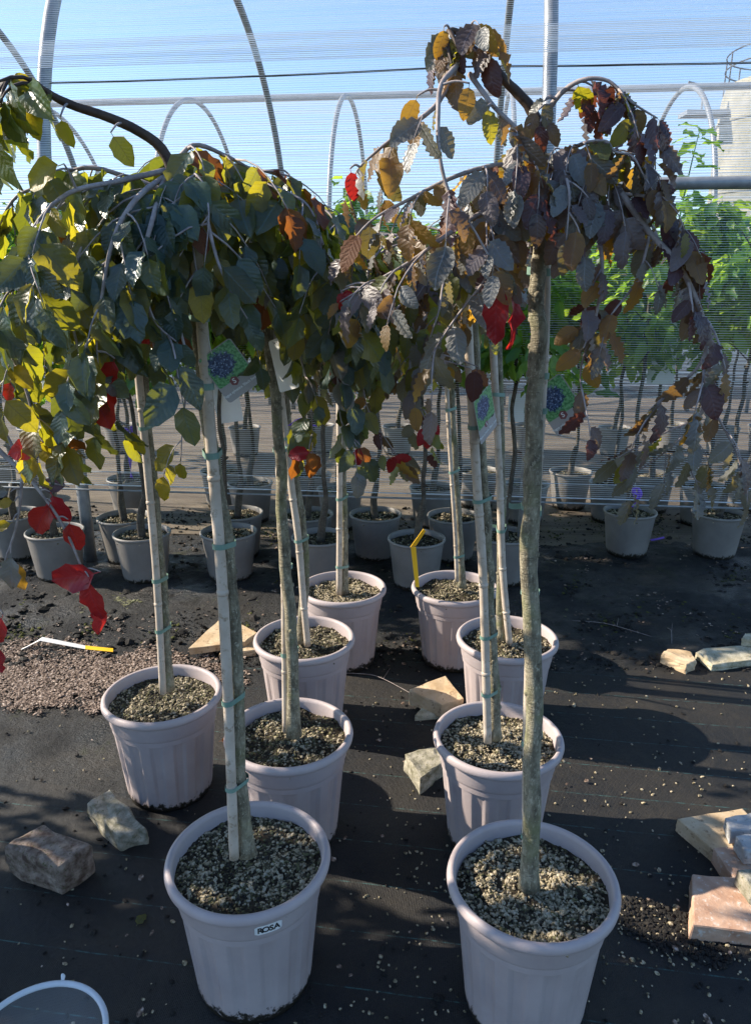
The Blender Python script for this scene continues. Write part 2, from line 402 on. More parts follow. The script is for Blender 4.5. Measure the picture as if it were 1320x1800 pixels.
LIM = [(-300, 780), (0, 770), (120, 720), (190, 640), (300, 600), (335, 520), (450, 590), (465, 690), (560, 690), (600, 705), (760, 705), (800, 680), (840, 610), (900, 570), (930, 425), (1000, 425), (1400, 430)]
def low(px):
    for (a, y0), (b, y1) in zip(LIM, LIM[1:]):
        if a <= px <= b: return y0 + (y1 - y0) * (px - a) / (b - a)
    return 1e9
BOX = [(322, 382, 410, 1200, 1.40), (365, 452, 590, 715, 1.40), (915, 985, 425, 1600, 1.36), (940, 1025, 640, 780, 1.42), (462, 512, 560, 900, 1.92), (845, 880, 600, 770, 1.85)]
def pix(p):
    d = p - Vector((0, 0, CAM_H)); z = d.y * CP - d.z * SP
    if z < .1: return -999, -999
    return d.x / z * F + 660, 900 - (d.y * SP + d.z * CP) / z * F
class Tree:
    """a weeping beech: trunk, arching branches with twigs, single leaves"""
    def __init__(s, label, base, mix, shape, size, seed, group=None, name='weeping_beech'):
        s.root = thing(name, label, 'tree', base, group); s.rg = random.Random(seed); s.mix, s.shape, s.size = mix, shape, size
        s.leaves = []; s.branches = []; s.base = Vector(base)
    def trunk(s, pts, rad, m='bark'):
        s.path = smooth_path(pts, 5); n = len(s.path); b = MB(); rr = []
        for i in range(n):
            t = i / (n - 1); r = rad[0] + (rad[1] - rad[0]) * t
            r *= 1 + .10 * noise.noise(Vector((i * .37, s.base.x * 9, 3)))
            if i < 3: r *= 1.35 - .12 * i
            rr.append(r)
        pp = [p + Vector((noise.noise(Vector((i * .3, 1, s.base.y))), noise.noise(Vector((i * .3, 7, s.base.y))), 0)) * rad[0] * .25 for i, p in enumerate(s.path)]
        b.tube(pp, rr, 12, True, .045, s.rg)
        for i in range(3, n - 3, 4):                   # knots
            t = s.rg.uniform(0, 6.28); d = Vector((math.cos(t), math.sin(t), .2)).normalized()
            b.tube([pp[i] + d * rr[i] * .5, pp[i] + d * rr[i] * 1.05, pp[i] + d * rr[i] * 1.22], [rr[i] * .6, rr[i] * .42, rr[i] * .2], 6)
        wbuild(b, 'trunk', m, s.root); return s
    def leaf(s, pos, axis, nrm, size, m=None, shape=None):
        s.leaves.append((pos, axis, nrm, size, m or pick(s.rg, s.mix), shape or s.shape, s.rg.randrange(9)))
    free = True
    def dress(s, pts, spacing, out, droop=.8, mix=None, scale=1.0):
        """leaves alternating along a twig"""
        acc = s.rg.uniform(0, spacing); sgn = s.rg.choice((-1, 1)); rg = s.rg
        for i in range(len(pts) - 1):
            seg = pts[i + 1] - pts[i]; L = seg.length
            if L < 1e-6: continue
            t = seg / L; acc += L
            while acc > spacing:
                acc -= spacing; sgn = -sgn; p = pts[i] + seg * rg.random()
                sd = t.cross(Vector((0, 0, 1))); sd = sd.normalized() if sd.length > .05 else Vector((rg.uniform(-1, 1), rg.uniform(-1, 1), 0)).normalized()
                qx, qy = pix(p + Vector((0, 0, -s.size * .55)))
                if s.free and qy > low(qx) and rg.random() < .9: continue
                if any(a < qx < b_ and c < qy < d_ and p.y < e_ for a, b_, c, d_, e_ in BOX): continue
                ax = t * .55 + sd * (sgn * .75) + Vector((0, 0, -droop)) + Vector((rg.uniform(-1, 1), rg.uniform(-1, 1), rg.uniform(-.6, .6))) * .45
                nr = out * .75 + Vector((0, 0, .45)) + Vector((rg.uniform(-1, 1), rg.uniform(-1, 1), rg.uniform(-1, 1))) * .6
                s.leaf(p, ax, nr, s.size * scale * rg.uniform(.65, 1.15), pick(rg, mix) if mix else None)
        d = (pts[-1] - pts[-2]).normalized()
        s.leaf(pts[-1], d + Vector((0, 0, -.5)), out + Vector((0, 0, .4)), s.size * scale * rg.uniform(.6, 1.0), pick(rg, mix) if mix else None)
    def branch(s, pts, r0, spacing=.034, twigs=5, tl=(.07, .2), mix=None, m='twig', bare=.12, scale=1.0, droop=.8):
        rg = s.rg; pp = smooth_path(pts, 5); n = len(pp); b = MB()
        b.tube(pp, [max(.0011, r0 * (1 - .78 * i / (n - 1))) for i in range(n)], 7, True, .08, rg)
        c = s.path[-1]; k0 = int(n * bare)
        out_at = lambda p: ((Vector((p.x - c.x, p.y - c.y, 0)) * 1.0 + Vector((0, -.12, 0))).normalized())
        s.dress(pp[k0:], spacing * (.85 if s.free else 1.4), out_at(pp[n // 2]), droop, mix, scale)
        for q in range(twigs):
            i = int(k0 + (n - 1 - k0) * (q + rg.random()) / twigs); i = min(i, n - 2)
            t = (pp[i + 1] - pp[i]).normalized(); sd = t.cross(Vector((0, 0, 1)))
            sd = sd.normalized() if sd.length > .05 else Vector((1, 0, 0))
            d = t * rg.uniform(.2, .8) + sd * rg.choice((-1, 1)) * rg.uniform(.5, 1) + Vector((0, 0, rg.uniform(-.1, .3)))
            d.normalize(); L = rg.uniform(*tl); tp = [pp[i]]
            for _ in range(5):
                d = (d + Vector((0, 0, -.26)) + Vector((rg.uniform(-1, 1), rg.uniform(-1, 1), rg.uniform(-.5, .5))) * .12).normalized()
                tp.append(tp[-1] + d * (L / 5))
            qx, qy = pix(tp[-1])
            if (s.free and qy > low(qx) - 10) or any(a < qx < b_ and c < qy < d_ and tp[-1].y < e_ for a, b_, c, d_, e_ in BOX): continue
            b.tube(tp, [r0 * .42, r0 * .36, r0 * .3, r0 * .25, r0 * .2, .001], 5)
            s.dress(tp, spacing, out_at(tp[2]), droop, mix, scale)
        s.pts = getattr(s, 'pts', []) + pp
        wbuild(b, 'branch', m, s.root)
        return pp
    def crown(s, top, nb, reach, rise, drop, r0=.0046, front=.75, **kw):
        kw.setdefault('bare', .04)
        rg = s.rg
        for q in range(nb):
            az = 2 * math.pi * (q + rg.uniform(-.35, .35)) / nb; dx = Vector((math.cos(az), math.sin(az), 0))
            Rr = rg.uniform(*reach) * (front if dx.y < 0 else 1); ri, dr = rg.uniform(*rise), rg.uniform(*drop)
            st = top + Vector((0, 0, -rg.uniform(0, .10))); pts = []
            side = Vector((-dx.y, dx.x, 0)) * rg.uniform(-.12, .12)
            for j in range(8):
                t = j / 7
                pts.append(st + dx * (Rr * (1 - (1 - t) ** 1.7)) + side * t + Vector((0, 0, ri * math.sin(math.pi * min(1, t * 1.15)) - dr * t ** 2.3))
                           + Vector((rg.uniform(-1, 1), rg.uniform(-1, 1), rg.uniform(-1, 1))) * .010 * (j > 0))
            while len(pts) > 3 and pix(pts[-1])[1] > low(pix(pts[-1])[0]) - 15: pts.pop()
            s.branch(pts, r0 * rg.uniform(.7, 1.1), **kw)
    def finish(s, cap=300):
        vis = []
        for lf in s.leaves:
            ok, z = in_view(lf[0]); vis.append((0 if ok else 1, z if z > 0 else 99, lf))
        vis.sort(key=lambda e: (e[0], e[1]))
        n1 = sum(1 for e in vis if e[0] == 0); n1 = min(cap, n1)
        T = Matrix.Translation(-s.base)
        for _, _, (pos, ax, nr, sz, m, sh, k) in vis[:n1]:
            k %= len(SHAPES[sh])
            o = bpy.data.objects.new('leaf', leaf_mesh(sh, k, m)); COL.objects.link(o); o.parent = s.root
            o.matrix_local = T @ leaf_matrix(pos, ax, nr, sz)
        rest = vis[n1:]
        if rest: leaf_mass([e[2] for e in rest], s.root)
        return s
def leaf_mass(lv, root, name='foliage'):
    mats = sorted({l[4] for l in lv}); mi = {m: i for i, m in enumerate(mats)}
    b = MB(); fm = []
    for pos, ax, nr, sz, m, sh, k in lv:
        src = SHAPES[sh][k % len(SHAPES[sh])]; M = leaf_matrix(pos, ax, nr, sz); n0 = len(b.f)
        b.add(src.v, src.f, M); b.uv += src.uv; fm += [mi[m]] * (len(b.f) - n0)
    me = b.mesh(name)
    for m in mats: me.materials.append(MATS[m])
    me.polygons.foreach_set('material_index', fm)
    o = bpy.data.objects.new(name, me); COL.objects.link(o); o['kind'] = 'stuff'
    if root: o.parent = root; o.location = -root.location
    return o

# ------------------------------------------------------------------ ground
def sheet(name, m, pts, z, grid=None):
    b = MB()
    b.v = [Vector((x, y, z)) for x, y in pts]; b.f = [tuple(range(len(pts)))]
    o = link(name, b.mesh(name, False), m); o['kind'] = 'structure'; return o
sheet('ground', 'ground_mud', [(-900, -900), (900, -900), (900, 1500), (-900, 1500)], 0)
def q(x, d): v = N(x, d, 0); return (v.x, v.y)
edge = [(x, 2.95 + .10 * noise.noise(Vector((x * 1.7, 0, 0))) + .05 * noise.noise(Vector((x * 6, 3, 0)))) for x in [i * .12 - .7 for i in range(60)]]
edgeL = [(x, 2.05 + .22 * noise.noise(Vector((x * 1.3, 5, 0))) + .06 * noise.noise(Vector((x * 6, 9, 0)))) for x in [-6 + i * .2 for i in range(27)]]
sheet('weed_mat_path', 'weed_mat', [(-6, -3), (6.5, -3)] + list(reversed(edge)) + list(reversed(edgeL)), .004)
fl = [q(-30, 5.62 + 0), q(30, 5.62)]; fl = [q(-30 + i, 4.62 + .10 * noise.noise(Vector((i * .9, 0, 8)))) for i in range(61)]
sheet('tunnel_floor', 'tunnel_floor', fl + [q(30, 11.5), q(-30, 11.5)], .004)
def mud_bed():
    b = MB(); nx, ny = 260, 110; x0, x1, y0, y1 = -3.2, 3.4, 2.0, 4.75
    for j in range(ny + 1):
        for i in range(nx + 1):
            x, y = x0 + (x1 - x0) * i / nx, y0 + (y1 - y0) * j / ny
            lim = 2.62 + .45 * min(1, max(0, (-.15 - x) / .3))
            fade = min(1, max(0, (y - lim) / .5)) * min(1, (y1 - y) / .3) * min(1, (x - x0) / .3, (x1 - x) / .3)
            k = .55 * noise.noise(Vector((x * 3.1, y * 3.1, 1))) + .5 * noise.noise(Vector((x * 9, y * 9, 2))) + .35 * noise.noise(Vector((x * 24, y * 24, 3)))
            b.v.append(Vector((x, y, -.012 + .024 * fade + .020 * k * fade)))
    for j in range(ny):
        for i in range(nx): a = j * (nx + 1) + i; b.f.append((a, a + 1, a + nx + 2, a + nx + 1))
    o = link('mud_bed', b.mesh('mud_bed'), 'ground_mud'); o['kind'] = 'structure'
mud_bed()
def blade_hills():
    b = MB(); n = 80
    for i in range(n):
        x = -260 + 520 * i / (n - 1); h = 3.0 + 3.0 * noise.noise(Vector((x * .02, 0, 0)))
        b.v += [Vector((x, 300, -1)), Vector((x, 330, h)), Vector((x, 420, -1))]
    for i in range(n - 1):
        a = i * 3; b.f += [(a, a + 3, a + 4, a + 1), (a + 1, a + 4, a + 5, a + 2)]
    o = link('hills', b.mesh('hills'), 'moss'); o['kind'] = 'structure'
blade_hills()

# ------------------------------------------------------------------ net tunnels
def profile(d0, d1, leg, ridge, off=0.0, n=26):
    """leg, half ellipse, leg: list of (d, z)"""
    c, hw, hh = (d0 + d1) / 2, (d1 - d0) / 2 + off, ridge - leg + off
    out = [(c - hw, 0), (c - hw, leg * .5), (c - hw, leg)]
    for i in range(1, n):
        a = math.pi * i / n; out.append((c - hw * math.cos(a), leg + hh * math.sin(a)))
    return out + [(c + hw, leg), (c + hw, leg * .5), (c + hw, 0)]
def resample(pr, step):
    out = []; acc = 0
    for (a, b), (c, d) in zip(pr, pr[1:]):
        L = math.hypot(c - a, d - b); t = (step - acc) if acc else 0
        t = step - acc
        while t <= L: out.append((a + (c - a) * t / L, b + (d - b) * t / L, (c - a) / L, (d - b) / L)); t += step
        acc = L - (t - step)
    return out
def net(root, pr, step, wdt, x0, x1, zmin, name='net', seed=1, amp=.006):
    b = MB(); S = 16; rg = random.Random(seed)
    for i, (d, z, td, tz) in enumerate(resample(pr, step)):
        if z < zmin: continue
        base = len(b.v)
        for k in range(S + 1):
            x = x0 + (x1 - x0) * k / S
            o = amp * noise.noise(Vector((x * .9, d * 3 + z * 5, seed))) + .35 * step * rg.uniform(-.3, .3) * .5
            h = wdt * .5 * (1 + .25 * rg.uniform(-1, 1))
            b.v.append(N(x, d + td * (o - h), z + tz * (o - h))); b.v.append(N(x, d + td * (o + h), z + tz * (o + h)))
        for k in range(S): a = base + 2 * k; b.f.append((a, a + 2, a + 3, a + 1))
    return wbuild(b, name, 'net_thread', root, False, 'stuff')
t1 = thing('net_tunnel', 'white netted tunnel on galvanised hoops standing right behind the lilac pots', 'tunnel', N(0, 4.05, 0))
PR = profile(4.05, 9.95, 2.0, 4.4)
for X in (-4.8, -2.18, .42, 5.6):
    b = MB(); b.tube(smooth_path([N(X, d, z) for d, z in PR], 2), .036, 12)
    wbuild(b, 'hoop', 'galvanised', t1)
def pipe(root, name, p0, p1, r, m, n=10, k=8):
    b = MB(); b.tube([p0.lerp(p1, i / k) for i in range(k + 1)], r, n); return wbuild(b, name, m, root)
rail = pipe(t1, 'side_rail', N(.42, 3.985, 2.09), N(6.5, 3.985, 2.09), .030, 'galvanised')
b = MB(); b.tube([N(.86, 3.985, 2.09), N(.93, 3.985, 2.09)], .036, 12); b.tube([N(.80, 3.985, 2.09), N(.86, 3.985, 2.09)], .045, 12)
wbuild(b, 'coupler', 'tie_green', rail)
pipe(t1, 'ridge_pipe', N(-7, 7.0, 4.36), N(7, 7.0, 4.36), .025, 'galvanised')
prn = profile(4.05, 9.95, 2.0, 4.4, .045, 40)
net(t1, prn, .0115, .0016, -7, 7, .50, 'net', 3)
b = MB()                                              # doubled overlap band of the netting
for i, (d, z, td, tz) in enumerate(resample(profile(4.05, 9.95, 2.0, 4.4, .052, 40), .0095)):
    if not (2.70 < z < 2.835 and d < 7): continue
    base = len(b.v)
    for k in range(15):
        x = -7 + k; o = .004 * noise.noise(Vector((x, z * 9, 2)))
        b.v.append(N(x, d - td * .0021, z - tz * .0021 + o)); b.v.append(N(x, d + td * .0021, z + tz * .0021 + o))
    for k in range(14): a = base + 2 * k; b.f.append((a, a + 2, a + 3, a + 1))
wbuild(b, 'net_overlap', 'net_thread', t1, False, 'stuff')
def wire(root, d, z, r, m, x0=-7, x1=7, sag=.02, name='wire'):
    b = MB(); b.tube([N(x0 + (x1 - x0) * i / 24, d, z - sag * math.sin(math.pi * ((i % 6) / 6))) for i in range(25)], r, 6); return wbuild(b, name, m, root)
wire(t1, 4.16, 2.655, .005, 'dark_metal')
wire(t1, 4.00, .505, .0035, 'net_thread', sag=.0); wire(t1, 4.01, .475, .006, 'galvanised', sag=.004); wire(t1, 4.0, .585, .0022, 'net_thread', sag=.0)
wire(t1, 5.2, 1.02, .004, 'net_thread', -7, 7, .01)
t2 = thing('net_tunnel', 'smaller hazy netted tunnel seen through the netting, below the silo', 'tunnel', N(0, 10.6, 0))
PR2 = profile(10.6, 15.2, 2.2, 4.42)
for X in (-9.4, -6.8, -4.2, -1.75, .7, 3.25, 5.9, 8.5):
    b = MB(); b.tube(smooth_path([N(X, d, z) for d, z in PR2], 2), .036, 10); wbuild(b, 'hoop', 'galvanised', t2)
pipe(t2, 'ridge_pipe', N(-14, 12.9, 4.47), N(14, 12.9, 4.47), .05, 'galvanised')
pipe(t2, 'side_rail', N(-14, 10.56, 2.2), N(14, 10.56, 2.2), .03, 'galvanised')
net(t2, profile(10.6, 15.2, 2.2, 4.42, .05, 40), .045, .008, -14, 14, .3, 'net', 5)

# ------------------------------------------------------------------ silo and far things
def silo():
    c = Vector((18.2, 36.0, 0)); r = 3.0; h = 10.1
    t = thing('storage_silo', 'tall weathered cream concrete silo with a railing on its roof', 'silo', c)
    b = MB(); b.lathe([(r, 0), (r, 3), (r, 6), (r * .995, 9), (r * .97, h - .5), (r * .93, h - .1), (r * .6, h + .15), (.01, h + .25)], 48); link('shell', b.mesh('shell'), 'silo_wall', t)
    for k in range(3):
        b = MB(); b.lathe([(r + .01, 2.6 + k * 2.9), (r + .05, 2.62 + k * 2.9), (r + .05, 2.72 + k * 2.9), (r + .01, 2.74 + k * 2.9)], 48); link('band', b.mesh('band'), 'stone_grey', t)
    b = MB(); rr = r * .97
    for zz in (.55, 1.1): b.tube([Vector((rr * math.cos(a * .13), rr * math.sin(a * .13), h + zz)) for a in range(49)], .03, 6)
    for a in range(0, 48, 4): b.tube([Vector((rr * math.cos(a * .13), rr * math.sin(a * .13), h - .3)), Vector((rr * math.cos(a * .13), rr * math.sin(a * .13), h + 1.1))], .03, 6)
    link('railing', b.mesh('railing'), 'dark_metal', t)
    b = MB(); b.poly_prism([(-.9, -r - .35, h - 1.6), (.1, -r - .35, h - 1.6), (.1, -r - .35, h - .7), (-.9, -r - .35, h - .7)], Vector((0, .5, 0))); link('vent_box', b.mesh('vent_box', False), 'card_white', t)
    b = MB(); b.tube([Vector((-.9, -r - .05, 0)), Vector((-.9, -r - .05, 8.7))], .06, 8); link('drain_pipe', b.mesh('drain_pipe'), 'galvanised', t)
    b = MB(); b.poly_prism([(-r - 1.8, -.5, 8.7), (-r + .2, -.5, 8.7), (-r + .2, .5, 8.7), (-r - 1.8, .5, 8.7)], Vector((0, 0, .18)))
    b.tube([Vector((-r - 1.0, 0, 8.8)), Vector((-r - 1.0, 0, 9.9)), Vector((-r - 1.7, 0, 10.05))], .05, 6); link('bracket', b.mesh('bracket', False), 'galvanised', t)
silo()

# ------------------------------------------------------------------ pots
def scatter_mesh(pts, size, seed, flat=.7, name='gravel', squash=None):
    """many small stones as one mesh, pts = [(x, y, z)]"""
    rg = random.Random(seed); bm = bmesh.new(); bmesh.ops.create_icosphere(bm, subdivisions=1, radius=1)
    V0 = np.array([v.co[:] for v in bm.verts]); F0 = np.array([[v.index for v in f.verts] for f in bm.faces]); bm.free()
    nr = np.random.RandomState(seed); n = len(pts); vs = np.zeros((n, len(V0), 3)); 
    for i, p in enumerate(pts):
        s = size * math.exp(rg.gauss(0, .35)); a = rg.uniform(0, 6.28); c, sn = math.cos(a), math.sin(a)
        v = V0 * (1 + nr.uniform(-.22, .22, (len(V0), 1))) * np.array([s * rg.uniform(.9, 1.5), s * rg.uniform(.7, 1.1), s * flat])
        tl = rg.uniform(-.5, .5); v = np.stack([v[:, 0] * c - v[:, 1] * sn, v[:, 0] * sn + v[:, 1] * c, v[:, 2] + v[:, 0] * tl], 1)
        vs[i] = v + np.array(p)
    fs = (F0[None] + (np.arange(n) * len(V0))[:, None, None]).reshape(-1, 3)
    me = bpy.data.meshes.new(name); me.from_pydata(vs.reshape(-1, 3).tolist(), [], fs.tolist()); me.update(); return me
PH, PR_ = .36, .19
def lilac_pot_mesh():
    b = MB(); R0 = PR_; n = 196
    prof = [(.05, .004), (.128, 0), (.134, .004), (.138, .02), (.1415, .06), (.1465, .11), (.1515, .16), (.157, .215), (.161, .258), (.163, .272), (.1675, .280), (.169, .285), (.1735, .325),
            (.1745, .330), (.1835, .333), (.1885, .338), (.19, .346), (.188, .354), (.1835, .359), (.1775, .360), (.1725, .357), (.170, .350), (.1675, .30), (.164, .26)]
    def mod(i, r, z, a):
        if .015 < z < .27 and 2 < i < 10:
            k = min(1, max(0.0, math.sin(a * 14) * 2.4 + .9 + (.27 - z) * 1.5)); w_ = min(1, (z - .015) / .05) * min(1, (.272 - z) / .03)
            return -.0062 * (1 - k) * w_
        return 0
    b.lathe(prof, n, mod); return b.mesh('pot_wall')
def grey_pot_mesh():
    b = MB(); prof = [(.04, .003), (.112, 0), (.118, .004), (.124, .03), (.152, .262), (.153, .266), (.160, .268), (.1615, .274), (.160, .281), (.155, .283), (.150, .280), (.148, .25), (.145, .22)]
    b.lathe(prof, 48); return b.mesh('pot_wall')
LP, GP = lilac_pot_mesh(), grey_pot_mesh()
LP.materials.append(MATS['pot_lilac']); GP.materials.append(MATS['pot_grey'])
def soil_h(seed, amp): return lambda x, y: amp * noise.noise(Vector((x * 14, y * 14, seed))) + amp * .5 * noise.noise(Vector((x * 40, y * 40, seed)))
def soil_variant(seed, r, z, amp, npeb, ndark, psz):
    h = soil_h(seed, amp); b = MB(); b.disc(r, z, 40, 12, h); s = b.mesh('soil'); s.materials.append(MATS['soil'])
    rg = random.Random(seed); out = [s]
    for cnt, m, zo in ((npeb, 'pebble', .001), (ndark, 'pebble_dark', .0)):
        pts = []
        while len(pts) < cnt:
            a, q_ = rg.uniform(0, 6.283), r * .985 * math.sqrt(rg.random()); x, y = q_ * math.cos(a), q_ * math.sin(a)
            if m == 'pebble' and noise.noise(Vector((x * 11, y * 11, seed + 5))) < rg.uniform(-.55, .25): continue
            pts.append((x, y, z + h(x, y) + zo))
        me = scatter_mesh(pts, psz, seed + cnt, .75, 'gravel' if m == 'pebble' else 'dark_gravel'); me.materials.append(MATS[m]); out.append(me)
    return out
SOILS = [soil_variant(11, .170, .318, .014, 1300, 1500, .0034), soil_variant(23, .170, .318, .018, 2300, 1100, .0033), soil_variant(31, .170, .322, .020, 700, 1500, .0034), soil_variant(47, .170, .320, .010, 900, 2200, .0036)]
GSOIL = [soil_variant(61, .150, .250, .010, 260, 200, .005), soil_variant(62, .150, .248, .012, 90, 250, .005)]
POTS = {}
def pot(key, label, cx, cy, var, H=PH):
    c = G(cx, cy, H - .005); base = Vector((c.x, c.y, .004))
    t = thing('plant_pot', label, 'pot', base, 'lilac pots of the weeping beeches'); POTS[key] = t
    rg = random.Random(key); rz = rg.uniform(0, 6.28)
    o = link('pot_wall', LP, None, t); o.rotation_euler.z = rz
    s, g, dg = SOILS[var]
    so = link('soil', s, None, t); so.rotation_euler.z = rz
    for me in (g, dg):
        gg = link(me.name.split('.')[0], me, None, so); gg['kind'] = 'stuff'
    return t
pot('L1', 'lilac-grey fluted pot with a white ROSA sticker below its rim', 437, 1505, 0)
pot('R1', 'lilac-grey fluted pot with raised soil mound, beside the pink pavers', 935, 1545, 1)
pot('L2', 'lilac-grey fluted pot right behind the pot with the ROSA sticker', 508, 1288, 2)
pot('R2', 'lilac-grey fluted pot with yellowish gravel, beside the mossy concrete chunk', 875, 1295, 1)
pot('LL', 'lilac-grey fluted pot with dark greenish gravel, alone beside the reddish wood chips', 286, 1220, 3)
pot('L3', 'lilac-grey fluted pot beside the sandstone slab, with brown clod in its soil', 535, 1122, 2)
pot('R3', 'lilac-grey fluted pot with dark crumbly soil beside the tan angular stone', 891, 1121, 2)
pot('L4', 'lilac-grey fluted pot with even gravel, behind the pot beside the sandstone slab', 603, 1033, 1)
pot('R4', 'lilac-grey fluted pot with a yellow marker stuck in its soil', 799, 1032, 2)
# sticker on L1
def sticker():
    t = POTS['L1']; p = P(474, 1630, 1.24); d = Vector((p.x - t.location.x, p.y - t.location.y, 0)); a = math.atan2(d.y, d.x)
    b = MB(); r = .1725; w_, h_ = .030, .0125; z = .306
    for i in range(9):
        aa = a + (i / 8 - .5) * 2 * w_ / r
        for zz in (-h_, h_):
            k = h_ * .25 if i in (0, 8) else 0
            b.v.append(Vector(((r + zz * .105) * math.cos(aa), (r + zz * .105) * math.sin(aa), z + zz * (1 - (.25 if i in (0, 8) else 0)))))
    for i in range(8): b.f.append((2 * i, 2 * i + 2, 2 * i + 3, 2 * i + 1))
    s = link('sticker', b.mesh('sticker'), 'card_white', t); s['label'] = 'white ROSA sticker'
    n = Vector((math.cos(a), math.sin(a), -.1)).normalized(); x = Vector((-math.sin(a), math.cos(a), 0)); y = n.cross(x)
    for i, ch in enumerate('ROSA'):
        aa = a + (i - 1.5) * .0122 / r; n = Vector((math.cos(aa), math.sin(aa), -.1)).normalized(); x = Vector((-math.sin(aa), math.cos(aa), 0)); y = n.cross(x)
        pos = n * (r + .0016) + Vector((0, 0, z + .017))
        M = Matrix(((x.x, y.x, n.x, pos.x), (x.y, y.y, n.y, pos.y), (x.z, y.z, n.z, pos.z), (0, 0, 0, 1)))
        text_mesh(ch, .0215, 'ink', s, M)
sticker()

# ------------------------------------------------------------------ stakes with green tape ties
def stake(label, pts, r, ties, Y, tree_pts=None, dark=None):
    w_ = [P(x, y, Y) for x, y in pts]; base = w_[0].copy()
    t = thing('bamboo_stake', label, 'stake', base, 'bamboo stakes tied to the trunks')
    pp = smooth_path(w_, 5); b = MB(); rg = random.Random(int(pts[0][0])); rr = []
    b.tube(pp, [r * (1 + .03 * rg.uniform(-1, 1)) for _ in pp], 12)
    wbuild(b, 'cane', 'bamboo', t)
    L = 0
    for i in range(4, len(pp) - 2, 5):                 # nodes of the cane
        d = (pp[i + 1] - pp[i]).normalized(); b = MB(); b.tube([pp[i] - d * .006, pp[i] - d * .002, pp[i] + d * .002, pp[i] + d * .006], [r * 1.0, r * 1.13, r * 1.13, r * 1.0], 12)
        wbuild(b, 'cane_node', 'bamboo', t)
    tp = [P(x, y, Y + .028) for x, y in tree_pts] if tree_pts else None
    tp = smooth_path(tp, 8) if tp else None
    for k, ty in enumerate(ties):
        c = min(pp, key=lambda p: abs(pix_y(p) - ty)); c = c.copy()
        if tp:
            q_ = min(tp, key=lambda p: abs(p.z - c.z))
            v = q_ - c; v.z = 0; rt = .017
        else: v = Vector((.03, .02, 0)); rt = .015
        L_ = v.length; u = v.normalized() if L_ > 1e-5 else Vector((1, 0, 0)); p_ = Vector((-u.y, u.x, 0)); ring = []
        for i in range(10):
            a = math.pi / 2 + math.pi * i / 9; ring.append(c + u * (math.cos(a) * r * 1.25) + p_ * (math.sin(a) * r * 1.25))
        for i in range(10):
            a = -math.pi / 2 + math.pi * i / 9; ring.append(c + u * (L_ + math.cos(a) * rt * 1.12) + p_ * (math.sin(a) * rt * 1.12))
        b = MB(); h = .0055 * rg.uniform(.9, 1.2); tilt = rg.uniform(-.15, .15); n = len(ring)
        for q2 in ring:
            dz = (q2 - c).dot(u) * tilt
            b.v.append(q2 + Vector((0, 0, -h + dz))); b.v.append(q2 + Vector((0, 0, h + dz)))
        for i in range(n): j = (i + 1) % n; b.f.append((2 * i, 2 * j, 2 * j + 1, 2 * i + 1))
        e = ring[-3]; k0 = len(b.v); out = (u * .6 + p_ * rg.choice((-1, 1)) * .3 + Vector((0, -.6, 0))).normalized()
        for q2 in (e, e + out * .020, e + out * .026 + Vector((0, 0, .003))): b.v += [q2 + Vector((0, 0, -h)), q2 + Vector((0, 0, h))]
        b.f += [(k0, k0 + 2, k0 + 3, k0 + 1), (k0 + 2, k0 + 4, k0 + 5, k0 + 3)]
        wbuild(b, 'tie', 'tie_dark' if dark and k in dark else 'tie_green', t, False)
    return t
def pix_y(p):
    d = p - Vector((0, 0, CAM_H)); z = d.y * CP - d.z * SP; return 900 - (d.y * SP + d.z * CP) / z * F

GREEN = [('leaf_green', 5), ('leaf_deep', 5), ('leaf_olive', .7), ('leaf_yellow', .2), ('leaf_brown', .08)]
COPPER = [('leaf_copper', 4), ('leaf_slate', 3.2), ('leaf_bronze', 1.8), ('leaf_purple', 1.2), ('leaf_olive', .8)]
MIXED = [('leaf_slate', 3), ('leaf_green', 2.5), ('leaf_copper', 2), ('leaf_bronze', 1), ('leaf_olive', 1.2), ('leaf_purple', .4)]
GREEN2 = [('leaf_deep', 5), ('leaf_green', 3), ('leaf_slate', 1.5), ('leaf_olive', .8), ('leaf_brown', .2)]
TR = {
 'L1': (1.40, [(437, 1500), (425, 1400), (418, 1280), (412, 1130), (402, 980), (385, 870), (368, 760), (356, 650), (345, 560), (334, 470), (328, 400), (318, 345), (305, 300)], (.0165, .0100)),
 'L2': (1.89, [(517, 1292), (514, 1150), (508, 1050), (498, 950), (495, 860), (490, 760), (480, 660), (470, 580), (463, 500), (460, 430), (465, 380)], (.0175, .0110)),
 'L3': (2.505, [(529, 1128), (534, 1050), (535, 960), (528, 900), (520, 840), (508, 760), (500, 680), (495, 600), (500, 500), (505, 430)], (.0165, .0110)),
 'L4': (3.00, [(604, 1045), (606, 950), (604, 870), (603, 800), (600, 640), (605, 520), (610, 440)], (.016, .011)),
 'LL': (2.11, [(297, 1212), (291, 1100), (284, 1000), (270, 850), (256, 700), (242, 560), (238, 480), (240, 420), (245, 380)], (.0155, .0100)),
 'R1': (1.33, [(931, 1558), (935, 1400), (938, 1250), (933, 1100), (930, 950), (935, 850), (938, 750), (942, 660), (946, 600), (941, 540), (943, 490), (950, 440), (951, 385)], (.0185, .0130)),
 'R2': (1.875, [(870, 1297), (868, 1200), (862, 1100), (858, 1000), (855, 940), (850, 850), (842, 750), (835, 620), (828, 500), (825, 430), (820, 380)], (.0165, .0105)),
 'R3': (2.516, [(882, 1122), (879, 1040), (880, 960), (882, 880), (880, 750), (876, 620), (872, 520), (870, 440)], (.0165, .0110)),
 'R4': (3.00, [(812, 1032), (808, 950), (803, 870), (797, 780), (793, 680), (790, 600), (788, 500), (785, 430)], (.016, .011)),
}
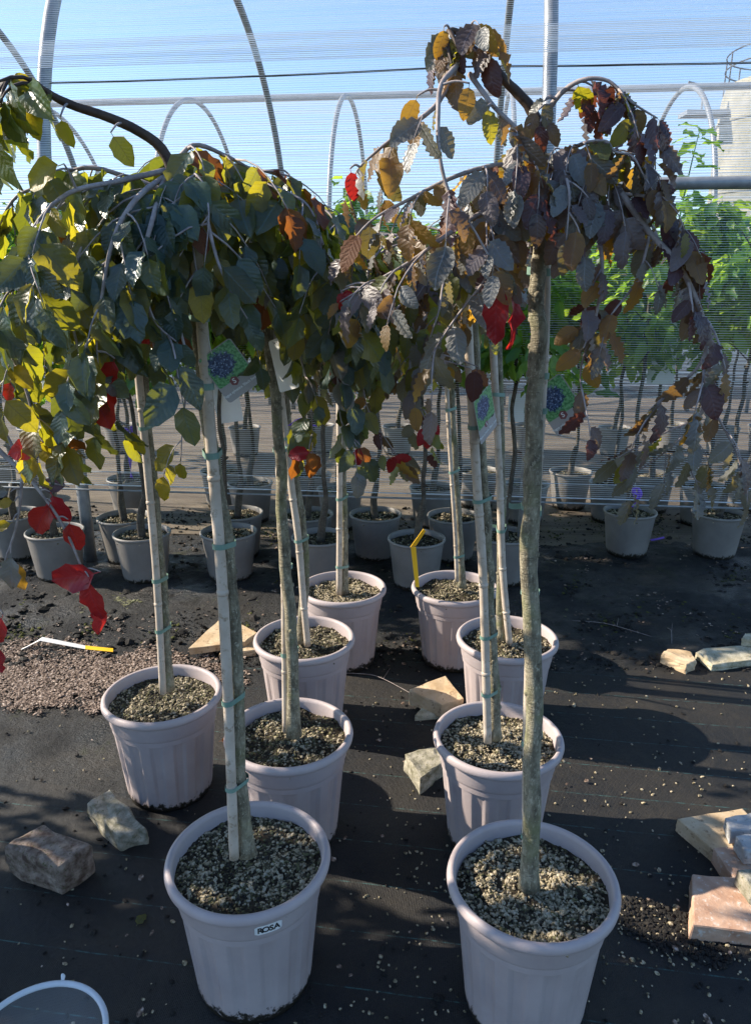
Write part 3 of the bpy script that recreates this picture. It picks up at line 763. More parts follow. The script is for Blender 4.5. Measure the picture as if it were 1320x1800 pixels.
def make(key, label, mix, shape, size, seed):
    Y, pts, rad = TR[key]; w_ = [P(x, y, Y) for x, y in pts]
    t = Tree(label, Vector((w_[0].x, w_[0].y, w_[0].z)), mix, shape, size, seed, 'weeping beeches in the lilac pots'); t.trunk(w_, rad); t.Y = Y
    return t
def br(t, pts, r0, **kw):                              # pts: (px, py, Y)
    t.free = False; o = t.branch([P(*p) for p in pts], r0, **kw); t.free = True; return o
def hand_leaf(t, px, py, ln, ang, Y, m='leaf_red', face=(0, -1, .25), shape=None):
    """one leaf hung at a pixel: ln photo pixels long, ang degrees from straight down in the picture"""
    p = P(px, py, Y); s = PX(p); a = R(ang)
    ax = Vector((math.sin(a), t.rg.uniform(-.15, .15), -math.cos(a)))
    q0 = p - ax.normalized() * (ln * s * .57); near = min(t.pts, key=lambda v: (v - q0).length + (.05 if v.z < q0.z else 0))
    if .012 < (near - q0).length < .30:
        bb = MB(); bb.tube(smooth_path([near, near.lerp(q0, .5) + Vector((0, 0, .004)), q0], 4), [.0022, .0021, .002, .0019, .0018, .0017, .0016, .0014, .0012], 5); wbuild(bb, 'twig', 'twig', t.root)
    t.leaf(q0, ax, Vector(face) + Vector((t.rg.uniform(-.3, .3), 0, t.rg.uniform(-.2, .2))), ln * s * .95, m, shape)

# ---- L1
L1 = make('L1', 'weeping beech with broad dark green leaves growing from the pot with the ROSA sticker', GREEN, 'flat', .072, 5)
br(L1, [(318, 345, 1.40), (285, 262, 1.40), (215, 216, 1.38), (120, 182, 1.36), (65, 152, 1.35), (28, 137, 1.34), (8, 148, 1.33), (-12, 180, 1.32)], .0105, m='bark_leader', bare=.45, twigs=7, tl=(.08, .16), spacing=.04)
br(L1, [(300, 300, 1.38), (335, 330, 1.32), (362, 380, 1.28), (380, 450, 1.26), (405, 510, 1.25), (435, 560, 1.25)], .005, twigs=7)
br(L1, [(300, 300, 1.4), (340, 255, 1.4), (400, 275, 1.42), (450, 300, 1.45), (500, 300, 1.5), (520, 330, 1.5)], .005, twigs=6, mix=[('leaf_green', 3), ('leaf_brown', 2), ('leaf_purple', 1), ('leaf_olive', 2)])
br(L1, [(290, 300, 1.36), (200, 320, 1.28), (120, 340, 1.22), (60, 400, 1.2), (30, 480, 1.18), (10, 600, 1.18)], .005, twigs=9, tl=(.08, .2))
br(L1, [(290, 310, 1.36), (240, 350, 1.25), (200, 420, 1.2), (180, 520, 1.18), (170, 600, 1.18), (178, 680, 1.2)], .005, twigs=8)
br(L1, [(290, 310, 1.36), (270, 380, 1.24), (250, 470, 1.2), (270, 560, 1.2), (310, 600, 1.2)], .005, twigs=7)
br(L1, [(150, 420, 1.25), (120, 520, 1.22), (135, 600, 1.22), (160, 680, 1.22), (165, 760, 1.24)], .004, twigs=5, tl=(.05, .12))
br(L1, [(20, 620, 1.2), (45, 680, 1.2), (58, 740, 1.2), (50, 790, 1.2)], .0035, twigs=4, tl=(.05, .10), mix=[('leaf_yellow', 2), ('leaf_olive', 2), ('leaf_green', 1)])
br(L1, [(310, 560, 1.22), (330, 640, 1.22), (322, 740, 1.24), (318, 810, 1.25)], .003, twigs=4, tl=(.04, .09), mix=[('leaf_yellow', 1), ('leaf_olive', 2), ('leaf_brown', 1), ('leaf_green', 1)], scale=.7)
L1.crown(P(315, 325, 1.42), 13, (.28, .42), (.03, .10), (.10, .30), front=.45, twigs=7, tl=(.07, .15), spacing=.030)
for a in ((178, 718, 78, 20, 1.2), (192, 655, 50, -30, 1.2), (146, 683, 50, -130, 1.2), (188, 690, 60, 15, 1.21), (45, 790, 62, -70, 1.18), (15, 690, 40, -20, 1.18), (137, 495, 28, 0, 1.2), (262, 592, 40, -40, 1.3), (275, 585, 36, 60, 1.3)):
    hand_leaf(L1, *a)
hand_leaf(L1, 215, 265, 60, 30, 1.3, 'leaf_yellow'); hand_leaf(L1, 40, 148, 52, 75, 1.33, 'leaf_yellow'); hand_leaf(L1, 60, 215, 60, 15, 1.3, 'leaf_yellow'); hand_leaf(L1, 115, 235, 48, 10, 1.3, 'leaf_yellow')
hand_leaf(L1, 72, 305, 80, -70, 1.2, 'leaf_yellow'); hand_leaf(L1, 60, 560, 60, 20, 1.2, 'leaf_yellow'); hand_leaf(L1, 25, 560, 70, -30, 1.2, 'leaf_yellow')
L1.finish()
# ---- R1
R1 = make('R1', 'copper-leaved weeping beech with crinkled leaves and a bare arching top on the thickest mottled trunk', COPPER, 'crinkled', .054, 9)
lead = br(R1, [(951, 400, 1.33), (949, 310, 1.33), (947, 230, 1.33), (927, 184, 1.33), (895, 150, 1.33), (860, 112, 1.32), (828, 84, 1.31), (805, 58, 1.30), (788, 55, 1.29), (778, 80, 1.28)], .0120, m='bark_leader', bare=.82, twigs=3, tl=(.03, .07), spacing=0.019)
br(R1, [(845, 100, 1.31), (815, 70, 1.3), (830, 45, 1.29), (852, 60, 1.28), (855, 95, 1.28)], .0035, twigs=2, tl=(.03, .06), spacing=0.017, bare=.3)
H1 = br(R1, [(820, 85, 1.30), (800, 118, 1.26), (775, 150, 1.22), (770, 195, 1.19), (772, 270, 1.17), (790, 340, 1.16), (830, 400, 1.15), (868, 465, 1.15), (895, 495, 1.15)], .0048, twigs=2, tl=(.05, .10), spacing=0.055, bare=.3)
br(R1, [(803, 115, 1.27), (770, 180, 1.25), (728, 216, 1.24), (690, 243, 1.24), (655, 272, 1.25), (628, 300, 1.26), (608, 345, 1.28)], .0045, twigs=4, tl=(.05, .12), spacing=0.031, mix=[('leaf_bronze', 3), ('leaf_slate', 2), ('leaf_copper', 2)])
br(R1, [(825, 130, 1.28), (870, 190, 1.24), (915, 235, 1.22), (945, 300, 1.2), (965, 380, 1.2)], .0045, twigs=5, tl=(.05, .13), spacing=0.025)
br(R1, [(948, 215, 1.33), (985, 165, 1.3), (1025, 140, 1.28), (1070, 143, 1.27), (1110, 180, 1.26), (1155, 208, 1.26)], .005, twigs=5, tl=(.04, .10), spacing=0.019, bare=.2, mix=[('leaf_purple', 3), ('leaf_copper', 2), ('leaf_olive', .7), ('leaf_bronze', .6)])
RB = br(R1, [(955, 295, 1.33), (1035, 290, 1.28), (1085, 333, 1.24), (1140, 408, 1.22), (1190, 462, 1.2), (1228, 540, 1.19), (1241, 605, 1.19), (1222, 650, 1.19), (1175, 690, 1.2), (1140, 722, 1.2)], .0068, m='twig', twigs=6, tl=(.05, .13), spacing=0.027, bare=.18, mix=[('leaf_purple', 2.5), ('leaf_copper', 4), ('leaf_slate', 1), ('leaf_bronze', .8)])
br(R1, [(1241, 605, 1.19), (1238, 650, 1.19), (1247, 705, 1.19), (1273, 755, 1.2), (1297, 805, 1.2), (1312, 870, 1.2)], .0038, twigs=3, tl=(.04, .09), spacing=0.031, mix=[('leaf_slate', 3), ('leaf_copper', 1), ('leaf_bronze', 1)])
br(R1, [(1247, 700, 1.19), (1225, 735, 1.19), (1180, 755, 1.2), (1130, 780, 1.2), (1085, 805, 1.2)], .003, twigs=3, tl=(.03, .07), spacing=0.035, mix=[('leaf_slate', 3), ('leaf_olive', 1)], bare=.3)
br(R1, [(1235, 715, 1.19), (1222, 760, 1.19), (1215, 830, 1.2), (1232, 850, 1.2)], .0026, twigs=2, tl=(.03, .06), spacing=0.039, mix=[('leaf_slate', 3), ('leaf_bronze', 1)], bare=.4)
br(R1, [(1228, 745, 1.19), (1190, 775, 1.2), (1155, 805, 1.2), (1110, 835, 1.2)], .0024, twigs=2, tl=(.03, .06), spacing=0.039, mix=[('leaf_slate', 3), ('leaf_copper', 1)], bare=.3)
br(R1, [(1020, 300, 1.25), (1045, 380, 1.22), (1058, 470, 1.2), (1046, 560, 1.2), (1022, 640, 1.2), (1020, 680, 1.2)], .0045, twigs=5, tl=(.05, .11), spacing=0.025)
br(R1, [(1142, 410, 1.22), (1120, 490, 1.21), (1080, 545, 1.2), (1055, 580, 1.2)], .003, twigs=2, tl=(.04, .08), spacing=0.027)
br(R1, [(1090, 340, 1.24), (1150, 350, 1.22), (1190, 390, 1.22), (1215, 430, 1.22), (1225, 480, 1.22)], .003, twigs=4, tl=(.04, .09), spacing=0.023, mix=[('leaf_purple', 3), ('leaf_copper', 2), ('leaf_bronze', .8)])
br(R1, [(945, 330, 1.3), (870, 360, 1.24), (790, 410, 1.2), (720, 460, 1.2), (650, 500, 1.22), (598, 530, 1.24)], .005, twigs=6, tl=(.06, .14), spacing=0.028, mix=[('leaf_copper', 3), ('leaf_slate', 3), ('leaf_bronze', 2.5), ('leaf_olive', 1)])
br(R1, [(945, 300, 1.3), (880, 290, 1.25), (800, 310, 1.22), (720, 350, 1.22), (650, 390, 1.22), (600, 450, 1.24)], .005, twigs=6, tl=(.06, .14), spacing=0.028, mix=[('leaf_copper', 3), ('leaf_slate', 3), ('leaf_bronze', 2.5), ('leaf_brown', .8)])
br(R1, [(940, 340, 1.28), (890, 400, 1.22), (860, 480, 1.2), (800, 560, 1.2), (760, 620, 1.2)], .0045, twigs=6, tl=(.05, .13), spacing=0.028)
br(R1, [(955, 330, 1.28), (985, 300, 1.22), (1000, 340, 1.18), (995, 420, 1.17)], .004, twigs=4, tl=(.05, .11), spacing=0.025)
br(R1, [(955, 300, 1.3), (1030, 250, 1.28), (1090, 270, 1.27), (1140, 300, 1.26), (1160, 330, 1.26)], .004, twigs=4, tl=(.04, .10), spacing=0.023)
R1.crown(P(950, 262, 1.34), 9, (.10, .26), (.01, .05), (.03, .14), r0=.004, front=.7, twigs=5, tl=(.06, .14), spacing=.036)
for a in ((872, 552, 112, -4, 1.15, 'leaf_red', (-.5, -1, .1), 'long'), (906, 560, 112, 8, 1.16, 'leaf_red', (.8, -.6, 0), 'long'), (888, 540, 80, 5, 1.17, 'leaf_red', (.9, -.5, 0), 'long'), (862, 530, 90, -10, 1.17, 'leaf_brown', (-.6, -.8, .1), 'long')): hand_leaf(R1, *a)
for a in ((722, 203, 60, -20, 1.22, 'leaf_bronze'), (818, 180, 56, -12, 1.2, 'leaf_bronze'), (860, 222, 58, 8, 1.2, 'leaf_olive'), (995, 590, 50, -60, 1.18, 'leaf_bronze'), (998, 632, 56, -50, 1.18, 'leaf_bronze'), (1042, 660, 55, 20, 1.18, 'leaf_bronze'), (775, 78, 48, -10, 1.27, 'leaf_bronze')): hand_leaf(R1, *a)
for a in ((932, 222, 50, -25, 1.29, 'leaf_copper'), (962, 205, 44, 20, 1.29, 'leaf_slate'), (950, 245, 50, 5, 1.285, 'leaf_purple'), (975, 235, 46, 35, 1.29, 'leaf_copper'), (940, 185, 36, -60, 1.30, 'leaf_slate'), (918, 250, 46, -15, 1.28, 'leaf_bronze')): hand_leaf(R1, *a)
hand_leaf(R1, 598, 532, 36, -10, 1.24); hand_leaf(R1, 612, 530, 44, 10, 1.24); hand_leaf(R1, 622, 328, 52, 12, 1.26)
R1.finish()
# ---- others
L2 = make('L2', 'weeping beech with dark green leaves growing from the pot behind the ROSA pot', GREEN2, 'flat', .074, 15)
L2.crown(P(463, 400, 1.89), 14, (.30, .52), (.04, .12), (.16, .38), front=.7, twigs=8, tl=(.08, .17), spacing=.034)
br(L2, [(470, 430, 1.85), (520, 480, 1.7), (560, 560, 1.65), (590, 640, 1.65), (600, 740, 1.65), (640, 800, 1.66)], .004, twigs=6, tl=(.05, .12))
br(L2, [(480, 480, 1.8), (520, 600, 1.7), (545, 700, 1.7), (550, 790, 1.7)], .0035, twigs=5, tl=(.05, .10))
for a in ((525, 798, 44, -80, 1.62), (548, 812, 40, 10, 1.62, 'leaf_brown'), (628, 803, 36, -20, 1.64), (640, 800, 36, 40, 1.64, 'leaf_brown'), (592, 660, 40, 10, 1.66, 'leaf_purple')): hand_leaf(L2, *a)
L2.finish()
LL = make('LL', 'weeping beech with green leaves growing from the lone pot beside the wood chips', GREEN, 'flat', .074, 21)
LL.crown(P(243, 420, 2.11), 13, (.30, .54), (.05, .14), (.18, .42), front=.8, twigs=8, tl=(.08, .17), spacing=.034)
br(LL, [(180, 520, 1.9), (150, 620, 1.85), (125, 700, 1.85), (118, 790, 1.85)], .0035, twigs=5, tl=(.05, .1), mix=[('leaf_green', 2), ('leaf_slate', 2)])
LL.finish()
L3 = make('L3', 'weeping beech with dark leaves growing from the pot beside the sandstone slab', GREEN2, 'flat', .078, 27)
L3.crown(P(500, 460, 2.505), 12, (.30, .52), (.05, .15), (.18, .42), twigs=6, spacing=.045)
L3.finish()
L4 = make('L4', 'weeping beech with mixed green leaves growing behind the pot beside the sandstone slab', MIXED, 'flat', .078, 33)
L4.crown(P(605, 470, 3.0), 11, (.30, .48), (.05, .15), (.20, .50), twigs=6, spacing=.05)
L4.finish()
R2 = make('R2', 'weeping beech with slate and bronze leaves, from the pot with yellowish gravel', MIXED, 'crinkled', .062, 39)
R2.crown(P(825, 420, 1.875), 14, (.28, .52), (.03, .10), (.14, .36), front=.7, twigs=5, tl=(.06, .14), spacing=.04)
br(R2, [(800, 480, 1.8), (745, 560, 1.7), (720, 640, 1.68), (740, 720, 1.68), (765, 770, 1.7)], .0035, twigs=6, tl=(.05, .10))
br(R2, [(790, 470, 1.8), (700, 540, 1.72), (660, 620, 1.7), (640, 700, 1.7), (690, 790, 1.7), (712, 815, 1.7)], .0035, twigs=6, tl=(.05, .10))
for a in ((760, 748, 40, 30, 1.66), (740, 768, 36, -30, 1.66), (752, 775, 34, 0, 1.66), (708, 808, 36, 70, 1.68), (688, 818, 36, -20, 1.68), (832, 680, 62, -10, 1.6, 'leaf_purple'), (845, 665, 50, 50, 1.62, 'leaf_brown')): hand_leaf(R2, *a)
R2.finish()
R3 = make('R3', 'weeping beech with dusky leaves, from the pot with dark crumbly soil', MIXED, 'crinkled', .062, 45)
R3.crown(P(871, 470, 2.516), 12, (.26, .46), (.04, .12), (.14, .34), twigs=5, spacing=.044)
R3.finish()
R4 = make('R4', 'weeping beech with dusky leaves, from the pot with the yellow marker', MIXED, 'crinkled', .062, 51)
R4.crown(P(786, 460, 3.0), 11, (.26, .46), (.04, .12), (.18, .40), twigs=5, spacing=.05)
R4.finish()
# ---- beeches just left of the frame: branches reach into view, crowns shade the ground
def side_tree(label, base, hgt, seed, nb, reach, drop):
    t = Tree(label, Vector(base), GREEN, 'flat', .085, seed, 'weeping beeches on the left side'); rg = t.rg
    t.trunk([Vector(base) + Vector((.02 * math.sin(i * 1.3), .02 * math.cos(i), hgt * i / 8)) for i in range(9)], (.018, .011))
    t.crown(t.path[-1], nb, reach, (.03, .12), drop, front=.9, twigs=7, tl=(.08, .18), spacing=.045); return t
def side_pot(p, label):
    t = thing('plant_pot', label, 'pot', Vector((p[0], p[1], .004)), 'lilac pots of the weeping beeches')
    link('pot_wall', LP, None, t); s, g, dg = SOILS[3]; so = link('soil', s, None, t)
    for me in (g, dg): link(me.name.split('.')[0], me, None, so)['kind'] = 'stuff'
X1 = side_tree('green weeping beech whose twig with big red leaves hangs over the wood chips', (-1.42, 1.62, .32), 1.45, 61, 12, (.32, .55), (.3, .6))
rr = [('leaf_red', 1)]
br(X1, [(-150, 520, 1.5), (-60, 720, 1.42), (8, 800, 1.38), (60, 850, 1.36), (112, 925, 1.35), (145, 1000, 1.35), (168, 1058, 1.35)], .006, twigs=0, spacing=9, bare=.5, mix=rr)
br(X1, [(-60, 650, 1.45), (30, 800, 1.4), (38, 860, 1.38), (28, 930, 1.38), (5, 1000, 1.38), (-20, 1090, 1.38)], .0045, twigs=0, spacing=9, bare=.5, mix=[('leaf_olive', 1)])
for a in ((128, 1018, 92, -75, 1.34), (160, 1058, 80, 0, 1.33), (72, 915, 74, -35, 1.35), (106, 896, 62, 20, 1.36), (133, 945, 62, 12, 1.35), (92, 850, 56, -100, 1.37, 'leaf_purple'), (18, 1008, 66, -10, 1.37, 'leaf_slate'), (8, 885, 34, -80, 1.37, 'leaf_yellow'), (4, 925, 36, -70, 1.37, 'leaf_yellow'), (-2, 1110, 60, -20, 1.36), (-4, 1155, 60, 10, 1.36), (-4, 865, 40, -90, 1.36, 'leaf_slate'), (30, 1010, 60, 20, 1.39, 'leaf_bronze')): hand_leaf(X1, *a)
X1.finish()
side_pot((-1.42, 1.62), 'lilac-grey pot of the beech whose red-leaved twig hangs over the wood chips')
for sd, (x, y, h_, lab, plab) in enumerate(((-2.2, 1.8, 1.45, 'green weeping beech standing beyond the red-leaved one', 'lilac-grey pot of the beech beyond the red-leaved one'), (-2.75, 1.5, 1.4, 'low green weeping beech standing well left of the mossy block', 'lilac-grey pot of the low beech left of the mossy block'), (-3.25, 1.95, 1.5, 'green weeping beech at the far left end of the row', 'lilac-grey pot at the far left end of the row'))):
    X2 = side_tree(lab, (x, y, .32), h_, 67 + sd, 17, (.35, .62), (.35, .8)); X2.finish(); side_pot((x, y), plab)

stake('pale bamboo stake tied to the beech in the pot with the ROSA sticker', [(412, 1508), (406, 1350), (400, 1200), (389, 1000), (373, 800), (358, 600), (344, 418)], .0112, [1388, 1235, 978, 818, 667, 556, 510], 1.375, TR['L1'][1], dark=[6])
stake('pale bamboo stake half hidden by the thickest mottled trunk', [(924, 1500), (927, 1250), (936, 1000), (948, 760), (956, 600), (959, 415)], .0095, [1480, 1285, 1040, 885, 720, 655, 460, 432], 1.355, TR['R1'][1], dark=[7])
stake('bamboo stake hidden behind the trunk in the pot behind the ROSA pot', [(502, 1285), (501, 1150), (499, 1000), (492, 860), (486, 700), (478, 560)], .0095, [1150, 1008, 806], 1.91, TR['L2'][1])
stake('pale bamboo stake in the lone pot beside the wood chips', [(287, 1218), (276, 1020), (262, 850), (247, 690), (235, 555)], .0115, [1015, 1098, 745], 2.085, TR['LL'][1])
stake('pale leaning bamboo stake in the pot beside the sandstone slab', [(541, 1135), (533, 1050), (525, 950), (513, 860), (503, 770), (492, 680), (488, 600)], .0125, [955, 768], 2.48, TR['L3'][1])
stake('pale upright bamboo stake in the pot behind the sandstone slab pot', [(596, 1045), (597, 900), (597, 790), (595, 620)], .0125, [878, 990], 2.975, TR['L4'][1])
stake('pale bamboo stake in the pot with yellowish gravel', [(857, 1304), (853, 1150), (848, 1000), (840, 880), (832, 750), (824, 620), (818, 480)], .0118, [1210, 1120, 885, 738, 500], 1.85, TR['R2'][1])
stake('pale leaning bamboo stake in the pot with dark crumbly soil', [(895, 1130), (888, 1060), (882, 980), (878, 850), (872, 720), (866, 600)], .0125, [925, 695], 2.49, TR['R3'][1])
stake('thin bamboo stake in the pot with the yellow marker', [(803, 1022), (800, 940), (793, 830), (787, 720), (783, 625)], .0085, [985, 835, 715], 2.975, TR['R4'][1])

# ------------------------------------------------------------------ plant tags
def plant_tag(label, c, Y, w_px, h_px, rot, yaw, style='picture', hang=None, text="Fagus sylvatica 'Black Swan'"):
    p = P(c[0], c[1], Y); s = PX(p); W, H = w_px * s, h_px * s
    t = thing('plant_tag', label, 'tag', p, 'plant tags on the trunks')
    t.rotation_euler = (Matrix.Rotation(R(yaw), 3, 'Z') @ Matrix.Rotation(R(90), 3, 'X') @ Matrix.Rotation(R(rot), 3, 'Z')).to_euler()
    def card(name, x0, x1, y0, y1, z, m, th=.0004, rnd=.006, par=None):
        b = MB(); pts = []
        for cx, cy, a0 in ((x1 - rnd, y1 - rnd, 0), (x0 + rnd, y1 - rnd, 90), (x0 + rnd, y0 + rnd, 180), (x1 - rnd, y0 + rnd, 270)):
            for k in range(4): a = R(a0 + k * 30); pts.append((cx + rnd * math.cos(a), cy + rnd * math.sin(a), z))
        b.poly_prism(pts, Vector((0, 0, th))); b.uv = [((v.x - x0) / (x1 - x0), (v.y - y0) / (y1 - y0)) for v in b.v]
        return link(name, b.mesh(name, False), m, par or t)
    body = card('card', -W / 2, W / 2, -H / 2, H / 2, 0, 'card_grey' if style == 'picture' else 'card_white')
    if style == 'picture':
        card('picture', -W / 2 + .002, W / 2 - .002, -H * .18, H / 2 - .002, .0006, 'tag_picture', .0002, .004)
        b = MB(); b.poly_prism([(.009 * math.cos(R(60 * k + 30)) - W * .05, .009 * math.sin(R(60 * k + 30)) - H * .20, .0010) for k in range(6)], Vector((0, 0, .0002)))
        lg = link('emblem', b.mesh('emblem', False), 'ink_red', t)
        text_mesh('S', .013, 'card_white', lg, Matrix.Translation((-W * .05, -H * .20, .0016)))
        text_mesh(text, W * .095, 'card_white', t, Matrix.Translation((0, -H * .36, .0010)))
        b = MB(); [b.poly_prism([(W * .27 + .003 * k, -H * .20, .001), (W * .27 + .003 * k + .0022, -H * .20, .001), (W * .27 + .003 * k + .0022, -H * .20 + .004 + .001 * (k % 2), .001), (W * .27 + .003 * k, -H * .20 + .004, .001)], Vector((0, 0, .0002))) for k in range(4)]
        link('small_print', b.mesh('small_print', False), 'ink', t)
    if hang:
        q_ = P(hang[0], hang[1], Y - .01); b = MB(); M = t.rotation_euler.to_matrix(); top = p + M @ Vector((-W * .1, H * .44, .001))
        b.tube(smooth_path([q_, q_.lerp(top, .5) + Vector((0, 0, -.004)), top], 4), .0008, 5)
        o = link('string', b.mesh('string'), 'string', t); o.matrix_local = (Matrix.Translation(p) @ M.to_4x4()).inverted()
    return t
plant_tag('picture tag with blue-green foliage beside the stake of the ROSA pot', (404, 652), 1.372, 70, 92, 34, 8, hang=(366, 590))
plant_tag('picture tag with blue foliage hanging behind the thickest mottled trunk', (982, 712), 1.40, 66, 92, 38, -28, hang=(940, 632))
plant_tag('pale bluish tag turned edgewise on the stake above the yellowish gravel pot', (853, 728), 1.82, 66, 88, 24, 55, hang=(836, 675))
plant_tag('silvery back of a tag beside the trunk behind the ROSA pot', (499, 640), 1.80, 52, 92, 16, -40, 'plain', hang=(478, 600))
plant_tag('white paper card behind the stake of the ROSA pot', (398, 700), 4.05, 46, 86, 8, 0, 'plain')
plant_tag('white paper card hanging behind the copper beech trunk', (909, 717), 4.35, 32, 50, 0, 0, 'plain')
plant_tag('large pale card hanging below the bright green trees', (1165, 620), 5.0, 48, 110, 0, 0, 'plain')

# ------------------------------------------------------------------ grey pots with young trees inside the tunnel
def back_trunks(seed):
    rg = random.Random(seed); b = MB(); p = Vector((0, 0, .24)); pts = [p.copy()]
    for i in range(1, 13):
        p = p + Vector((rg.uniform(-.016, .016) + (.014 if i == 2 else 0), rg.uniform(-.014, .014), .125)); pts.append(p.copy())
    pp = smooth_path(pts, 3); n = len(pp); rr = [(.022 if i < 4 else .020 if i < 6 else .0135 - .005 * i / n) * (1 + .08 * rg.uniform(-1, 1)) for i in range(n)]
    b.tube(pp, rr, 9)
    for k in range(3):
        i = rg.randrange(8, n - 8); a = rg.uniform(0, 6.28); d = Vector((math.cos(a), math.sin(a), .5)); b.tube([pp[i], pp[i] + d * .02, pp[i] + d * .028], [.009, .008, .004], 6)
    me = b.mesh('trunk'); me.materials.append(MATS['bark_dark']); return me, pp
def back_foliage(seed, pp, n, z0, z1, rad, size, deep):
    rg = random.Random(seed); lv = []; br_ = MB()
    top = pp[-1]
    for k in range(16):
        s = pp[rg.randrange(int(len(pp) * .62), len(pp))]; a = 6.283 * k / 16 + rg.uniform(-.3, .3); L = rad * rg.uniform(.6, 1.1)
        e = s + Vector((math.cos(a) * L, math.sin(a) * L, rg.uniform(-.15, .40)))
        mid = s.lerp(e, .5) + Vector((0, 0, .08)); q_ = smooth_path([s, mid, e], 5); br_.tube(q_, [.005 * (1 - .8 * i / (len(q_) - 1)) for i in range(len(q_))], 5)
        for j in range(n // 16):
            p = q_[rg.randrange(3, len(q_))] + Vector((rg.uniform(-1, 1), rg.uniform(-1, 1), rg.uniform(-1, 1))) * .075
            if not z0 + rg.uniform(-.10, .30) < p.z < z1: continue
            o = Vector((p.x - s.x, p.y - s.y, 0)); o = o.normalized() if o.length > .01 else Vector((1, 0, 0))
            ax = o * .6 + Vector((rg.uniform(-1, 1), rg.uniform(-1, 1), rg.uniform(-1.2, .1))) * .8; nr = Vector((0, 0, 1)) + Vector((rg.uniform(-1, 1), rg.uniform(-1, 1), rg.uniform(-.3, .3))) * .8
            lv.append((p, ax, nr, size * rg.uniform(.7, 1.2), 'leaf_fresh_deep' if rg.random() < deep else 'leaf_fresh', 'long', rg.randrange(4)))
    o = leaf_mass(lv, None); me = o.data; bpy.data.objects.remove(o)
    bm_ = br_.mesh('branches'); bm_.materials.append(MATS['bark_dark']); return me, bm_
BT = []
for s in range(5):
    me, pp = back_trunks(100 + s); fo, bm_ = back_foliage(200 + s, pp, 800, 1.12, 2.3, .40, .115, .35); BT.append((me, fo, bm_))
rows = {
 'a': ('in the row standing along the galvanised tunnel legs', [(97, 935), (250, 938), (402, 936), (563, 945), (732, 948), (888, 942)]),
 'b': ('in the second row, just inside the tunnel legs', [(25, 905), (219, 910), (417, 903), (540, 905), (660, 905), (797, 908), (1107, 900), (1263, 903)]),
 'c': ('behind the low white wire of the netting', [(60, 850), (228, 842), (440, 850), (598, 860), (760, 858), (925, 852), (1075, 850), (1235, 855)]),
 'd': ('on the sunlit tunnel floor behind the low white wire', [(-10, 815), (390, 828), (545, 836), (840, 828), (1003, 830), (1147, 835), (1312, 832)]),
 'e': ('far back on the tunnel floor near the far hoops', [(60, 752), (210, 748), (1080, 752), (1180, 746), (1270, 752), (1345, 750), (930, 748), (700, 750), (560, 748), (430, 752)]),
}
OWN = {(97, 935): 'plain grey pot behind the hanging red-leaved twig', (250, 938): 'plain grey pot behind the stake of the lone pot', (402, 936): 'plain grey pot behind the stake of the ROSA pot',
       (563, 945): 'plain grey pot behind the pot beside the sandstone slab', (732, 948): 'plain grey pot behind the bright yellow marker', (888, 942): 'plain grey pot behind the pot with dark crumbly soil',
       (660, 905): 'plain grey pot standing clear between the two rear lilac pots', (797, 908): 'plain grey pot behind the thin stake of the yellow-marker pot', (1263, 903): 'plain grey pot beside the pot with the purple bow',
       (1003, 830): 'plain grey pot on the sunlit floor beside the copper trunk'}
bi = 0
for rk, (where, lst) in rows.items():
    for i, (cx, cy) in enumerate(lst):
        c = G(cx, cy, .275); rg = random.Random(cx * 7 + cy); base = Vector((c.x, c.y, .004)); sc = .93 if rk in 'cd' else 1.0
        sp = {(1107, 900): 'grey pot whose young trunk wears a purple ribbon bow', (228, 842): 'grey pot beside the long hanging purple ribbon'}.get((cx, cy))
        sp = sp or OWN.get((cx, cy))
        t = thing('nursery_pot', sp or 'plain grey nursery pot ' + where, 'pot', base, None if sp else 'grey pots ' + where)
        o = link('pot_wall', GP, None, t); o.rotation_euler.z = rg.uniform(0, 6)
        s, g, dg = GSOIL[rg.randrange(2)]; so = link('soil', s, None, t); so.rotation_euler.z = rg.uniform(0, 6)
        for me in (g, dg): link(me.name.split('.')[0], me, None, so)['kind'] = 'stuff'
        tl = {(1107, 900): 'young tree with a purple ribbon bow low on its trunk', (1147, 835): 'young tree whose leafy leader rises above the side rail'}.get((cx, cy))
        tl = tl or (OWN.get((cx, cy)) and 'young tree growing in the ' + OWN[(cx, cy)])
        tr = thing('young_tree', tl or 'young tree in a grey pot ' + where, 'tree', base, None if tl else 'young trees ' + where)
        tm, fm, bm_ = BT[bi % 5]; bi += 1
        hz = rg.uniform(.92, 1.08)
        for nm, me in (('trunk', tm), ('branches', bm_), ('foliage', fm)):
            o = link(nm, me, None, tr); o.rotation_euler.z = rg.uniform(0, 6) if nm == 'trunk' else o.rotation_euler.z
            if nm == 'foliage': o['kind'] = 'stuff'
        z_ = tr.children[0].rotation_euler.z
        for o in tr.children: o.rotation_euler.z = z_
        if tl and 'leader' in tl: LEAD = tr
